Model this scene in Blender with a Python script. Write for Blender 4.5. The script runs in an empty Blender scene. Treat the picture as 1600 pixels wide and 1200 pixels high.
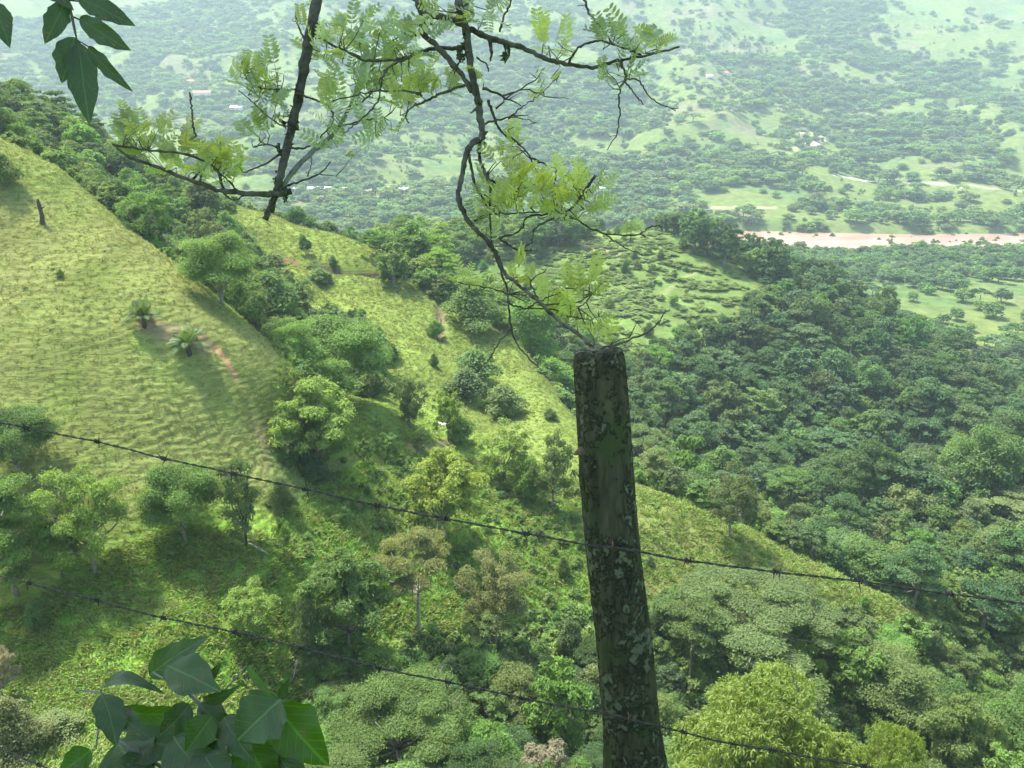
import bpy, math, random
import numpy as np
from mathutils import Vector
from mathutils.bvhtree import BVHTree

# ---------------------------------------------------------------- camera, light, exposure
R = math.radians
scene = bpy.context.scene
COL = scene.collection
FPX = 1256.0            # focal length in photograph pixels (1600 wide)
PITCH = R(-20.5)
cam_d = bpy.data.cameras.new("camera")
cam_d.sensor_fit = 'HORIZONTAL'; cam_d.sensor_width = 36.0
cam_d.lens = 36.0 * FPX / 1600.0
cam_d.clip_start = 0.05; cam_d.clip_end = 20000
cam = bpy.data.objects.new("camera", cam_d); COL.objects.link(cam)
cam.location = (0, 0, 0); cam.rotation_euler = (R(90) + PITCH, 0, 0)
scene.camera = cam

SUN_AZ = R(-50)          # clockwise from +Y (the view direction); negative = left
SUN_EL = R(63)
world = bpy.data.worlds.new("World"); scene.world = world
world.use_nodes = True
nt = world.node_tree; nt.nodes.clear()
wo = nt.nodes.new('ShaderNodeOutputWorld'); bg = nt.nodes.new('ShaderNodeBackground')
sky = nt.nodes.new('ShaderNodeTexSky'); sky.sky_type = 'NISHITA'; sky.sun_disc = False
sky.sun_elevation = SUN_EL; sky.sun_rotation = SUN_AZ
sky.air_density = 1.0; sky.dust_density = 2.5; sky.ozone_density = 1.0
bg.inputs[1].default_value = 0.15
nt.links.new(sky.outputs[0], bg.inputs[0]); nt.links.new(bg.outputs[0], wo.inputs[0])
sl = bpy.data.lights.new("sun", 'SUN'); sl.energy = 3.3; sl.angle = R(4); sl.color = (1.0, 0.955, 0.86)
so = bpy.data.objects.new("sun", sl); COL.objects.link(so)
sdir = Vector((math.sin(SUN_AZ) * math.cos(SUN_EL), math.cos(SUN_AZ) * math.cos(SUN_EL), math.sin(SUN_EL)))
so.rotation_euler = sdir.to_track_quat('Z', 'Y').to_euler()
scene.view_settings.view_transform = 'Standard'
scene.view_settings.look = 'None'
scene.view_settings.exposure = 1.74
scene.view_settings.gamma = 1.0
cy = scene.cycles
cy.max_bounces = 5; cy.diffuse_bounces = 4; cy.glossy_bounces = 1; cy.transmission_bounces = 2
cy.transparent_max_bounces = 4; cy.volume_bounces = 1
cy.caustics_reflective = False; cy.caustics_refractive = False
cy.use_adaptive_sampling = True; cy.adaptive_threshold = 0.02

rng = np.random.default_rng(7)
random.seed(7)

# ---------------------------------------------------------------- pixels <-> world
CP, SP = math.cos(PITCH), math.sin(PITCH)
def ray(px, py):
    a = (px - 800) / FPX; b = (600 - py) / FPX
    return np.array([a, CP - b * SP, SP + b * CP])
def atY(px, py, Y):
    d = ray(px, py); return d * (Y / d[1])
def atD(px, py, D):
    return ray(px, py) * D
def proj(p):
    p = np.asarray(p, float)
    x, y, z = p[..., 0], p[..., 1], p[..., 2]
    d = y * CP + z * SP; u = -y * SP + z * CP
    d = np.maximum(d, 1e-3)
    return 800 + FPX * x / d, 600 - FPX * u / d

# ---------------------------------------------------------------- numpy noise
_T = np.random.default_rng(3).random((256, 256))
def vnoise(x, y):
    xi = np.floor(x).astype(int); yi = np.floor(y).astype(int)
    fx = x - xi; fy = y - yi
    fx = fx * fx * (3 - 2 * fx); fy = fy * fy * (3 - 2 * fy)
    a = _T[xi & 255, yi & 255]; b = _T[(xi + 1) & 255, yi & 255]
    c = _T[xi & 255, (yi + 1) & 255]; d = _T[(xi + 1) & 255, (yi + 1) & 255]
    return (a * (1 - fx) + b * fx) * (1 - fy) + (c * (1 - fx) + d * fx) * fy
def fbm(x, y, o=4, s=0.0):
    r = 0; a = 1; t = 0
    for k in range(o):
        r = r + a * (vnoise(x * 2**k + 17.3 * k + s, y * 2**k - 9.1 * k + s) - 0.5); t += a; a *= 0.5
    return r / t * 2
def sstep(a, b, x):
    t = np.clip((x - a) / (b - a), 0, 1); return t * t * (3 - 2 * t)

# ---------------------------------------------------------------- terrain shape
# survey points of the valley: (image column, image row, ground distance ahead in metres)
CPX = [
 # own bank under the fence, falling steeply
 (-900,1450,1.3),(200,1420,1.3),(800,1415,1.3),(1500,1420,1.3),(2500,1450,1.3),
 (200,1405,2.4),(1400,1405,2.4),
 (-600,1450,6),(200,1450,6),(800,1450,6),(1400,1450,6),(2200,1450,6),
 (-500,1350,20),(200,1350,20),(800,1350,20),(1400,1380,20),(2200,1380,20),
 (-500,1290,42),(100,1280,42),(800,1320,42),(1300,1390,42),(2100,1400,42),
 # meadow floor at left
 (-300,1090,60),(100,1120,58),(350,1110,60),(250,1000,66),(420,1000,70),(300,900,75),(60,930,72),(-300,900,72),
 (200,800,80),(0,790,79),(-300,780,80),(470,870,82),
 # left hill face and crest
 (0,600,92),(200,650,90),(350,700,92),(200,450,106),(60,420,108),(350,560,101),(420,640,100),
 (-300,420,110),(-400,600,92),(100,330,121),
 (-300,20,150),(0,212,133),(90,262,130),(170,330,127),(240,388,123),(310,440,119),(400,520,111),(480,592,105),
 (490,720,103),(560,700,112),
 # behind the crest: wooded ravine
 (-300,150,185),(0,270,165),(110,350,158),(200,400,150),(330,510,140),(430,580,132),(540,650,124),
 # wooded ridge behind, upper left
 (-300,10,280),(0,165,235),(100,200,230),(180,265,222),(280,320,215),(330,345,210),
 (-300,200,380),(0,290,330),(200,330,320),
 # second, grassy hill
 (350,318,235),(430,338,232),(530,362,226),(600,392,220),(680,432,212),
 (420,400,205),(520,424,200),(600,425,203),(480,455,185),(560,480,180),(600,510,172),(650,560,158),(640,620,142),
 (690,520,178),(740,560,172),(760,620,155),(800,640,150),(740,685,132),(640,660,130),(580,630,126),
 (800,520,185),(850,585,166),(900,652,148),(945,710,134),(1000,770,121),(1075,800,118),(1150,832,115),(1300,902,110),(1400,950,107),(1455,985,105),
 (850,760,122),(800,740,124),(720,840,102),(600,820,98),(900,880,104),(1050,880,109),
 (650,1000,83),(800,960,94),(1000,1000,94),(1100,930,103),(1200,1000,98),(1330,1010,101),
 (500,1150,66),(700,1230,62),(900,1230,66),(1100,1260,70),(1300,1250,76),(800,1100,78),
 # behind the second hill
 (430,420,275),(530,450,270),(640,500,262),(740,480,238),(860,620,205),(950,730,180),(1000,790,160),(1150,860,150),(1300,920,142),(1450,990,132),
 (400,420,420),(550,420,420),(300,420,420),
 # right-hand wood
 (1560,960,118),(1500,1000,112),(1550,1120,100),(1500,1230,82),(1700,1230,84),(2000,1250,80),
 (1520,905,138),(1350,810,165),(1480,765,182),(1600,715,195),(1750,640,205),(2000,560,210),(1650,850,160),(1900,900,140),
 # third ridge, forested
 (1000,700,200),(1150,760,195),(1340,815,200),(1480,790,215),(1650,760,235),(2000,700,260),
 (1300,700,235),(1150,620,262),(900,560,250),(1000,470,318),(870,420,350),(1100,480,318),(1450,640,258),(1600,690,262),
 (640,400,400),(720,370,405),(800,362,400),(900,366,396),(1000,362,392),(1080,368,388),(1130,400,380),(1190,428,370),(1260,452,360),(1350,490,345),(1450,545,325),(1530,600,310),(1610,650,300),(1800,700,290),
 (640,440,480),(800,430,480),(1000,430,470),(1200,500,440),(1400,590,400),(1600,660,370),
 # valley floor, knolls, river plain
 (1900,600,420),(1600,575,410),(1450,540,440),(1300,500,500),(1600,505,480),(1500,480,520),(1380,455,565),(1500,452,570),(1650,460,560),(2000,480,540),
 (1300,432,630),(1500,428,640),(1800,430,640),(800,430,640),(300,430,640),(-300,430,640),
 # river bed
 (-300,380,760),(300,380,760),(800,382,760),(1200,378,775),(1400,383,765),(1600,388,755),(2000,395,740),
 # opposite side of the valley
 (-300,345,880),(0,345,880),(400,345,880),(800,345,890),(1200,345,880),(1600,348,880),(2100,348,880),
 (-300,280,1070),(300,285,1060),(800,280,1070),(1300,282,1080),(1800,285,1080),
 (-300,200,1360),(400,200,1370),(800,200,1380),(1200,200,1400),(1600,195,1400),(2000,195,1400),
 (-300,100,1800),(400,100,1800),(1200,100,1820),(1900,100,1800),
 (-300,0,2300),(400,0,2300),(1200,0,2300),(1900,0,2300),
 (-300,-110,2800),(400,-90,2800),(1200,-60,2800),(1900,-100,2800),
 (-300,-100,3600),(800,-60,3600),(1900,-100,3600)]
_c = []
for px, py, Y in CPX:
    _c.append(atY(px, py, Y))
# ground beside and behind the camera (the road bank the photograph was taken from)
for th in (-150, -110, -80, 80, 110, 150, 180):
    for r_, z_ in ((1.3, -1.75), (8, -2.2)):
        _c.append(np.array([r_ * math.sin(R(th)), r_ * math.cos(R(th)), z_]))
for th, s in ((-100, 1), (100, 1), (-75, 1), (75, 1)):
    for r_, z_ in ((30, -16), (90, -40), (200, -70 if th > 0 else -10), (700, -140), (1500, -60), (3000, 250)):
        _c.append(np.array([r_ * math.sin(R(th)), r_ * math.cos(R(th)), z_]))
_c = np.array(_c)
_r = np.hypot(_c[:, 0], _c[:, 1])
_KU, _KV = 1.0, 1.0
def _uv(x, y):
    r = np.hypot(x, y)
    return np.stack([np.arctan2(x, y) * _KU, np.log(np.maximum(r, .3)) * _KV], -1)
_P = _uv(_c[:, 0], _c[:, 1]); _W = _c[:, 2] / _r
def _phi(r): return r ** 1.35
_D = np.linalg.norm(_P[:, None] - _P[None], axis=-1)
_n = len(_P)
_A = np.zeros((_n + 1, _n + 1)); _A[:_n, :_n] = _phi(_D) + np.eye(_n) * -0.0015
_A[:_n, _n] = 1; _A[_n, :_n] = 1
_S = np.linalg.solve(_A, np.concatenate([_W, [0]]))
def base_height(x, y):
    shp = x.shape; x = x.ravel(); y = y.ravel(); out = np.empty(len(x))
    for i in range(0, len(x), 20000):
        q = _uv(x[i:i+20000], y[i:i+20000])
        d2 = (q[:, None, 0] - _P[None, :, 0])**2 + (q[:, None, 1] - _P[None, :, 1])**2
        out[i:i+20000] = (d2 ** (1.35 / 2)) @ _S[:_n] + _S[_n]
    return (out * np.hypot(x, y)).reshape(shp)
def detail(x, y):
    r = np.hypot(x, y)
    d = 0.0
    near = sstep(45, 80, r)
    d = d + near * (1 - sstep(300, 700, r)) * (1.6 * fbm(x / 26, y / 26, 4) + 0.35 * fbm(x / 4.5, y / 4.5, 3, 5))
    d = d + (1 - near) * sstep(3, 15, r) * 0.8 * fbm(x / 7, y / 7, 4)
    # cattle terracettes following the contours of the left hill
    far = sstep(880, 1300, r)
    fold = np.abs(fbm(x / 420 + .35 * fbm(x / 300, y / 300, 2), y / 620, 4, 2.2))
    d = d + far * (75 * (fold - .25) + 12 * fbm(x / 110, y / 110, 3, 8))
    plain = sstep(420, 600, r) * (1 - sstep(820, 900, r))
    d = d + plain * 1.2 * fbm(x / 60, y / 60, 3, 4)
    return d
def crest1(px):      # distance ahead of the left hill's crest, by image column
    return np.interp(px, [-300,0,90,170,240,310,400,480,560], [150,133,130,127,123,119,111,105,103])
def crest2(px):      # and of the second hill with the spur running on from it
    return np.interp(px, [350,430,530,600,680,800,850,900,1000,1075,1150,1300,1400,1455], [235,232,226,220,212,185,166,148,121,118,115,110,107,105])
WATER = -150.0
_rx = np.array([-900, -500, -150, 100, 210, 330, 420, 500, 620, 900.]); _ry = np.array([400, 540, 690, 780, 812, 804, 799, 799, 806, 830.])
def river_d(x, y): return y - np.interp(x, _rx, _ry)      # signed distance from the middle of the river
def river_w(x): return 54 + 5 * np.sin(x / 120.) + 3 * np.sin(x / 37.)
def height(x, y):
    x = np.asarray(x, float); y = np.asarray(y, float)
    b = base_height(x, y); h = b + detail(x, y)
    # cattle terracettes: small meandering steps along the contours of the pasture hills
    r = np.hypot(x, y); st = sstep(80, 90, r) * (1 - sstep(230, 250, r))
    tr_ = h + 1.5 * fbm(x / 12, y / 9, 4, 14) + 1.3 * fbm(x / 3.4, y / 2.6, 3, 15)
    f_ = np.abs(np.mod(tr_ / .85, 1.0) * 2 - 1); amp = .15 + .30 * np.clip(fbm(x / 11, y / 11, 4, 71) + .28, 0, .9)
    h = h + st * amp * (1 - f_) ** 2.2 * np.where(r > 150, 1.5, 1.0)
    d = np.abs(river_d(x, y)); m = (1 - sstep(0, 22, d - river_w(x))) * (np.abs(x) < 880)
    return h * (1 - m) + (WATER - 2.0) * m

DITCH = []
def ground_hit(px, py, ylo=40, yhi=3400):
    d = ray(px, py); ys = np.exp(np.linspace(math.log(ylo), math.log(yhi), 900))
    x = d[0] / d[1] * ys; z = d[2] / d[1] * ys; h = height(x, ys)
    k = np.argmax(h > z)
    if h[k] <= z[k]: k = len(ys) - 1
    if k > 0:
        a, b = ys[k-1], ys[k]
        yy = np.linspace(a, b, 12); xx = d[0] / d[1] * yy; hh = height(xx, yy); kk = np.argmax(hh > d[2] / d[1] * yy)
        return np.array([xx[kk], yy[kk], hh[kk]])
    return np.array([x[k], ys[k], h[k]])
def gl(*pts, lo=40): return [tuple(ground_hit(a, b, lo)[:2]) for a, b in pts]
_height0 = height
def height(x, y):
    h = _height0(x, y)
    for (p_, w_, d_) in DITCH:
        dd = dseg(np.asarray(x, float), np.asarray(y, float), p_); h = h - d_ * np.exp(-(dd / w_)**2)
    return h
def dseg(px, py, pts):
    d = np.full(np.shape(px), 1e9)
    for (x1, y1), (x2, y2) in zip(pts[:-1], pts[1:]):
        t = np.clip(((px - x1) * (x2 - x1) + (py - y1) * (y2 - y1)) / ((x2 - x1)**2 + (y2 - y1)**2 + 1e-9), 0, 1)
        d = np.minimum(d, np.hypot(px - x1 - t * (x2 - x1), py - y1 - t * (y2 - y1)))
    return d
_l1 = gl((500,416),(530,422),(560,424),(600,429),(640,427),(668,424)); _l2 = gl((684,438),(686,465),(687,490),(688,530)); _l3 = gl((335,540),(352,558),(362,575),(366,582)); _l4 = gl((425,401),(460,405)); _l5 = gl((560,440),(640,450),(665,448))
_l6 = gl((366,582),(385,612),(395,650),(400,680))
DITCH += [(_l1, 1.8, 2.2), (_l2, 1.0, 1.0), (_l3, .8, .5), (_l4, 2.0, 1.5), (_l5, .8, .7), (_l6, .5, .3)]
def spaced(knots, n):      # knots: (value, weight) -> n samples denser where weight is high
    v = np.array([k[0] for k in knots], float); w = np.array([k[1] for k in knots], float)
    f = np.linspace(v[0], v[-1], 4000); dens = np.interp(f, v, w)
    c = np.concatenate([[0], np.cumsum((dens[1:] + dens[:-1]) / 2)]); c /= c[-1]
    return np.interp(np.linspace(0, 1, n), c, f)
NT, NR = 800, 1080
thetas = R(1) * spaced([(-178, .05), (-60, .15), (-38, 1), (38, 1), (60, .15), (178, .05)], NT)
lrs = spaced([(math.log(.4), .15), (math.log(40), .3), (math.log(60), .8), (math.log(80), 3.2), (math.log(145), 3.2), (math.log(175), 1.8), (math.log(300), 1.2),
              (math.log(1000), .9), (math.log(3900), .7)], NR)
TH, LR = np.meshgrid(thetas, lrs, indexing='ij'); RR = np.exp(LR)
GX = RR * np.sin(TH); GY = RR * np.cos(TH)
GZ = height(GX, GY)
# ground colour classes -------------------------------------------------------
def inpoly(px, py, poly):
    n = len(poly); c = np.zeros(np.shape(px), bool)
    for i in range(n):
        x1, y1 = poly[i]; x2, y2 = poly[(i + 1) % n]
        if y1 == y2: continue
        t = ((y1 > py) != (y2 > py)) & (px < (x2 - x1) * (py - y1) / (y2 - y1) + x1)
        c ^= t
    return c
def dseg(px, py, pts):
    d = np.full(np.shape(px), 1e9)
    for (x1, y1), (x2, y2) in zip(pts[:-1], pts[1:]):
        t = np.clip(((px - x1) * (x2 - x1) + (py - y1) * (y2 - y1)) / ((x2 - x1)**2 + (y2 - y1)**2 + 1e-9), 0, 1)
        d = np.minimum(d, np.hypot(px - x1 - t * (x2 - x1), py - y1 - t * (y2 - y1)))
    return d
def wline(pts):            # an image polyline laid on the ground -> world xy polyline
    out = []
    for px, py, Y in pts:
        p = atY(px, py, Y); out.append((p[0], p[1]))
    return out
def lerp3(c, col, m): return c * (1 - m[..., None]) + np.array(col) * m[..., None]
gpx, gpy = proj(np.stack([GX, GY, GZ], -1))
n1 = fbm(GX / 18, GY / 18, 4, 1); n2 = fbm(GX / 6, GY / 6, 3, 9); n3 = fbm(GX / 60, GY / 60, 3, 33)
colr = np.zeros(GX.shape + (3,)) + np.array([.150, .178, .052])        # dry-ish hill pasture
colr = lerp3(colr, (.175, .182, .066), np.clip(n1 * .9 + .3, 0, 1))
colr = lerp3(colr, (.115, .172, .036), np.clip(n2 * 1.0, 0, .5))
lush = sstep(60, 66, RR) * (1 - sstep(84, 95, RR + (gpx - 300) * -.01)) 
lush = np.where(RR < 60, 1, lush)
lush2 = inpoly(gpx, gpy, [(540,600),(640,625),(760,690),(900,760),(930,1000),(430,900),(420,700),(560,700)]) & (RR < 150) & (RR > 80)
lush3 = inpoly(gpx, gpy, [(120,520),(210,515),(260,560),(230,580),(150,560)]) & (RR < 130) & (RR > 80)
L = np.clip(np.maximum(lush, np.maximum(lush2 * .85, lush3 * .3 * (n1 > -.3))), 0, 1)
colr = lerp3(colr, (.115, .235, .032), L)
colr = lerp3(colr, (.18, .29, .045), L * np.clip(n2 * 1.6 + .1, 0, 1))
# hill 2: yellower lime
h2 = (RR > 118) & (RR < 245) & (gpx < 905) & (gpx > 340)
colr = lerp3(colr, (.14, .205, .040), h2 * .7)
# far pasture paler
fr = sstep(420, 620, RR)
colr = lerp3(colr, (.12, .16, .048), fr)
colr = lerp3(colr, (.15, .145, .085), fr * np.clip(fbm(GX / 90, GY / 90, 3, 12) * 2.2 - .35, 0, .8))
colr = lerp3(colr, (.08, .135, .045), fr * np.clip(fbm(GX / 70, GY / 70, 3, 21) * 2.0 - .2, 0, .8))
# forest floor
def _wob(a, b): return fbm(a / 5., b / 5., 2, 77)
def forest_mask(px, py, r, y):
    px = px + 14 * _wob(y, r); py = py + 14 * _wob(r, y)
    m = np.zeros(np.shape(px), bool)
    m |= (r > 245) & (r < 420) & ~inpoly(px, py, [(700,350),(1090,355),(1200,425),(1120,520),(1000,540),(860,480)])
    m |= (y > crest2(px) + 5) & (r < 260) & (px > 850)
    m |= (y > crest1(px) + 2) & (r < 420) & (px < 340)
    m |= (y > crest1(px) + 2) & inpoly(px, py, [(300,380),(385,365),(440,405),(475,470),(560,490),(615,560),(605,620),(480,600)]) & (r < 180)
    m |= inpoly(px, py, [(1460,980),(1340,1000),(1000,960),(900,960),(640,1010),(480,1010),(520,1300),(2200,1300),(2200,700),(1500,760),(1300,860)]) & (r > 20) & (r < 260)
    m |= (r > 20) & (r < 56)
    return m
FM = forest_mask(gpx, gpy, RR, GY).astype(float)
top3 = inpoly(gpx, gpy, [(690,352),(1090,352),(1195,425),(1130,510),(1010,560),(880,510),(760,450)]) & (RR > 240) & (RR < 430)
colr = lerp3(colr, (.115, .18, .048), top3 * .85)
colr = lerp3(colr, (.085, .14, .04), FM * .85)
# bare earth: gully path on the left hill, ditches, bank, river shore
def soil(pts, w, col, amt=.9, lo=0, hi=1e9):
    global colr
    SOILS.append((pts, w))
    d = dseg(GX, GY, [tuple(p) for p in pts]) + w * .6 * n2
    m = (1 - sstep(w * .5, w, d)) * amt * ((RR > lo) & (RR < hi))
    colr = lerp3(colr, col, m)
GX0, GY0 = GX, GY
SOILS = []
soil(_l3, .5, (.32, .18, .10), .8)
soil(_l6, .25, (.16, .12, .07), .4)
soil(gl((225,505),(262,520),(320,538)), 1.2, (.17, .13, .08), .7)
soil(_l4, 2.2, (.22, .11, .07), .9)
soil(_l1, 3.0, (.06, .052, .035), 1)
soil(_l5, .8, (.10, .09, .05), .8)
soil(_l2, 1.4, (.12, .10, .055), .85)
soil(gl((690,490),(697,545)), 1.2, (.15, .14, .07), .4)
soil(gl((645,700),(700,690)), 1.2, (.20, .16, .10), .6)
soil(gl((470,723),(540,722),(600,712)), 0.7, (.17, .14, .08), .5)
soil(gl((430,690),(445,740)), 3.0, (.15, .13, .07), .5)
soil(gl((1022,470),(1070,435),(1110,410)), 1.6, (.20, .22, .09), .7)
soil(gl((1255,208),(1285,214),(1272,230)), 9, (.52, .44, .36), .9)
soil(gl((1305,272),(1400,284)), 8, (.50, .46, .38), .9)
soil(gl((1400,284),(1500,291),(1600,300)), 6, (.36, .34, .26), .7)
soil(gl((1100,325),(1205,325)), 8, (.33, .30, .19), .7)
soil(gl((560,300),(620,297)), 7, (.4, .36, .29), .7)
soil(gl((1240,235),(1260,222)), 6, (.4, .4, .2), .7)
soil(gl((980,400),(900,380),(820,388)), 5, (.30, .22, .16), .5)

def mesh_np(name, V, F, mats=(), smooth=True, matidx=None):
    me = bpy.data.meshes.new(name)
    V = np.asarray(V, np.float32); F = np.asarray(F, np.int32)
    k = F.shape[1]
    me.vertices.add(len(V)); me.vertices.foreach_set('co', V.ravel())
    me.loops.add(F.size); me.loops.foreach_set('vertex_index', F.ravel())
    me.polygons.add(len(F))
    me.polygons.foreach_set('loop_start', np.arange(0, F.size, k, dtype=np.int32))
    me.polygons.foreach_set('loop_total', np.full(len(F), k, np.int32))
    for m in mats: me.materials.append(m)
    if matidx is not None: me.polygons.foreach_set('material_index', matidx.astype(np.int32))
    me.update(calc_edges=True)
    me.polygons.foreach_set('use_smooth', np.full(len(F), smooth))
    return me
def link(name, me, parent=None):
    o = bpy.data.objects.new(name, me); COL.objects.link(o)
    if parent is not None: o.parent = parent
    return o
def tag(o, label=None, cat=None, group=None, kind=None):
    if label: o['label'] = label
    if cat: o['category'] = cat
    if group: o['group'] = group
    if kind: o['kind'] = kind
    return o
def empty(name, loc=(0, 0, 0), rz=0):
    o = bpy.data.objects.new(name, None); COL.objects.link(o)
    o.location = loc; o.rotation_euler = (0, 0, rz); o.empty_display_size = .1
    return o

# ---------------------------------------------------------------- materials
def new_mat(name):
    m = bpy.data.materials.new(name); m.use_nodes = True
    n = m.node_tree.nodes; n.clear()
    return m, n, m.node_tree.links
def node(n, t, **k):
    o = n.new(t)
    for a, b in k.items(): setattr(o, a, b)
    return o
def mat_ground():
    m, n, l = new_mat("ground_cover")
    out = node(n, 'ShaderNodeOutputMaterial'); bs = node(n, 'ShaderNodeBsdfDiffuse')
    at = node(n, 'ShaderNodeAttribute', attribute_name='tint')
    tc = node(n, 'ShaderNodeTexCoord')
    mp = node(n, 'ShaderNodeMapping'); mp.inputs['Scale'].default_value = (.35, 1, 2.2)
    l.new(tc.outputs['Object'], mp.inputs[0])
    nz = node(n, 'ShaderNodeTexNoise'); nz.inputs['Scale'].default_value = 1.1; nz.inputs['Detail'].default_value = 6; nz.inputs['Roughness'].default_value = .65
    l.new(mp.outputs[0], nz.inputs['Vector'])
    nf = node(n, 'ShaderNodeTexNoise'); nf.inputs['Scale'].default_value = .11; nf.inputs['Detail'].default_value = 5
    l.new(tc.outputs['Object'], nf.inputs['Vector'])
    rp = node(n, 'ShaderNodeMapRange'); rp.inputs[1].default_value = .3; rp.inputs[2].default_value = .7; rp.inputs[3].default_value = .78; rp.inputs[4].default_value = 1.2
    l.new(nz.outputs[0], rp.inputs[0])
    rf = node(n, 'ShaderNodeMapRange'); rf.inputs[1].default_value = .35; rf.inputs[2].default_value = .65; rf.inputs[3].default_value = .8; rf.inputs[4].default_value = 1.2
    l.new(nf.outputs[0], rf.inputs[0])
    mu = node(n, 'ShaderNodeMath', operation='MULTIPLY'); l.new(rp.outputs[0], mu.inputs[0]); l.new(rf.outputs[0], mu.inputs[1])
    vm = node(n, 'ShaderNodeVectorMath', operation='SCALE'); l.new(at.outputs['Color'], vm.inputs[0]); l.new(mu.outputs[0], vm.inputs['Scale'])
    # cattle-trodden steps: bands along the contour, warped by noise
    wv = node(n, 'ShaderNodeTexWave', wave_type='BANDS', bands_direction='Z', wave_profile='SIN')
    wv.inputs['Scale'].default_value = .42; wv.inputs['Distortion'].default_value = 14; wv.inputs['Detail'].default_value = 4; wv.inputs['Detail Scale'].default_value = .35; wv.inputs['Detail Roughness'].default_value = .6
    l.new(tc.outputs['Object'], wv.inputs[0])
    ad = node(n, 'ShaderNodeMath', operation='MULTIPLY_ADD'); ad.inputs[1].default_value = .16
    l.new(wv.outputs['Fac'], ad.inputs[0]); l.new(nz.outputs[0], ad.inputs[2])
    bp = node(n, 'ShaderNodeBump'); bp.inputs['Strength'].default_value = 1.0; bp.inputs['Distance'].default_value = .28
    l.new(ad.outputs[0], bp.inputs['Height'])
    l.new(vm.outputs[0], bs.inputs[0]); l.new(bp.outputs[0], bs.inputs['Normal'])
    l.new(bs.outputs[0], out.inputs[0]); return m
def mat_leaf(name, transl=.38, use_obj=True, col=(.1, .2, .03), var=.25, gloss=.02, nscale=.5, warm=(.22, .26, .06), warmth=.2):
    m, n, l = new_mat(name)
    out = node(n, 'ShaderNodeOutputMaterial')
    df = node(n, 'ShaderNodeBsdfDiffuse'); tr = node(n, 'ShaderNodeBsdfTranslucent'); gl_ = node(n, 'ShaderNodeBsdfGlossy'); gl_.inputs['Roughness'].default_value = .6
    oi = node(n, 'ShaderNodeObjectInfo'); tc = node(n, 'ShaderNodeTexCoord')
    nz = node(n, 'ShaderNodeTexNoise'); nz.inputs['Scale'].default_value = nscale; nz.inputs['Detail'].default_value = 3
    l.new(tc.outputs['Object'], nz.inputs['Vector'])
    mr = node(n, 'ShaderNodeMapRange'); mr.inputs[1].default_value = .3; mr.inputs[2].default_value = .7; mr.inputs[3].default_value = 1 - var; mr.inputs[4].default_value = 1 + var
    l.new(nz.outputs[0], mr.inputs[0])
    rr = node(n, 'ShaderNodeMapRange'); rr.inputs[3].default_value = .88; rr.inputs[4].default_value = 1.12
    l.new(oi.outputs['Random'], rr.inputs[0])
    mu = node(n, 'ShaderNodeMath', operation='MULTIPLY'); l.new(mr.outputs[0], mu.inputs[0]); l.new(rr.outputs[0], mu.inputs[1])
    sc_ = node(n, 'ShaderNodeVectorMath', operation='SCALE'); l.new(mu.outputs[0], sc_.inputs['Scale'])
    if use_obj:
        ia = node(n, 'ShaderNodeAttribute', attribute_name='tint', attribute_type='INSTANCER')
        ln = node(n, 'ShaderNodeVectorMath', operation='LENGTH'); l.new(ia.outputs['Vector'], ln.inputs[0])
        gt = node(n, 'ShaderNodeMath', operation='GREATER_THAN'); l.new(ln.outputs['Value'], gt.inputs[0]); gt.inputs[1].default_value = .001
        px_ = node(n, 'ShaderNodeMix', data_type='RGBA'); l.new(gt.outputs[0], px_.inputs[0]); l.new(oi.outputs['Color'], px_.inputs[6]); l.new(ia.outputs['Vector'], px_.inputs[7])
        l.new(px_.outputs[2], sc_.inputs[0])
    else: sc_.inputs[0].default_value = col
    # per plant drift to yellower or bluer green
    wm = node(n, 'ShaderNodeMath', operation='MULTIPLY_ADD'); l.new(oi.outputs['Random'], wm.inputs[0]); wm.inputs[1].default_value = 7.31; wm.inputs[2].default_value = 0
    fr_ = node(n, 'ShaderNodeMath', operation='FRACT'); l.new(wm.outputs[0], fr_.inputs[0])
    f2 = node(n, 'ShaderNodeMath', operation='MULTIPLY'); l.new(fr_.outputs[0], f2.inputs[0]); f2.inputs[1].default_value = warmth
    mx = node(n, 'ShaderNodeMix', data_type='RGBA'); l.new(f2.outputs[0], mx.inputs[0]); l.new(sc_.outputs[0], mx.inputs[6]); mx.inputs[7].default_value = (*warm, 1)
    l.new(mx.outputs[2], df.inputs[0]); l.new(mx.outputs[2], gl_.inputs[0]); gl_.inputs[0].default_value = (1, 1, 1, 1)
    br = node(n, 'ShaderNodeMix', data_type='RGBA', blend_type='MULTIPLY'); br.inputs[0].default_value = 1
    l.new(mx.outputs[2], br.inputs[6]); br.inputs[7].default_value = (1.5, 1.45, .6, 1); l.new(br.outputs[2], tr.inputs[0])
    m1 = node(n, 'ShaderNodeMixShader'); m1.inputs[0].default_value = transl; l.new(df.outputs[0], m1.inputs[1]); l.new(tr.outputs[0], m1.inputs[2])
    for lk in list(gl_.inputs[0].links): l.remove(lk)
    m2 = node(n, 'ShaderNodeMixShader'); m2.inputs[0].default_value = gloss; l.new(m1.outputs[0], m2.inputs[1]); l.new(gl_.outputs[0], m2.inputs[2])
    l.new(m2.outputs[0], out.inputs[0]); return m
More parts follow.
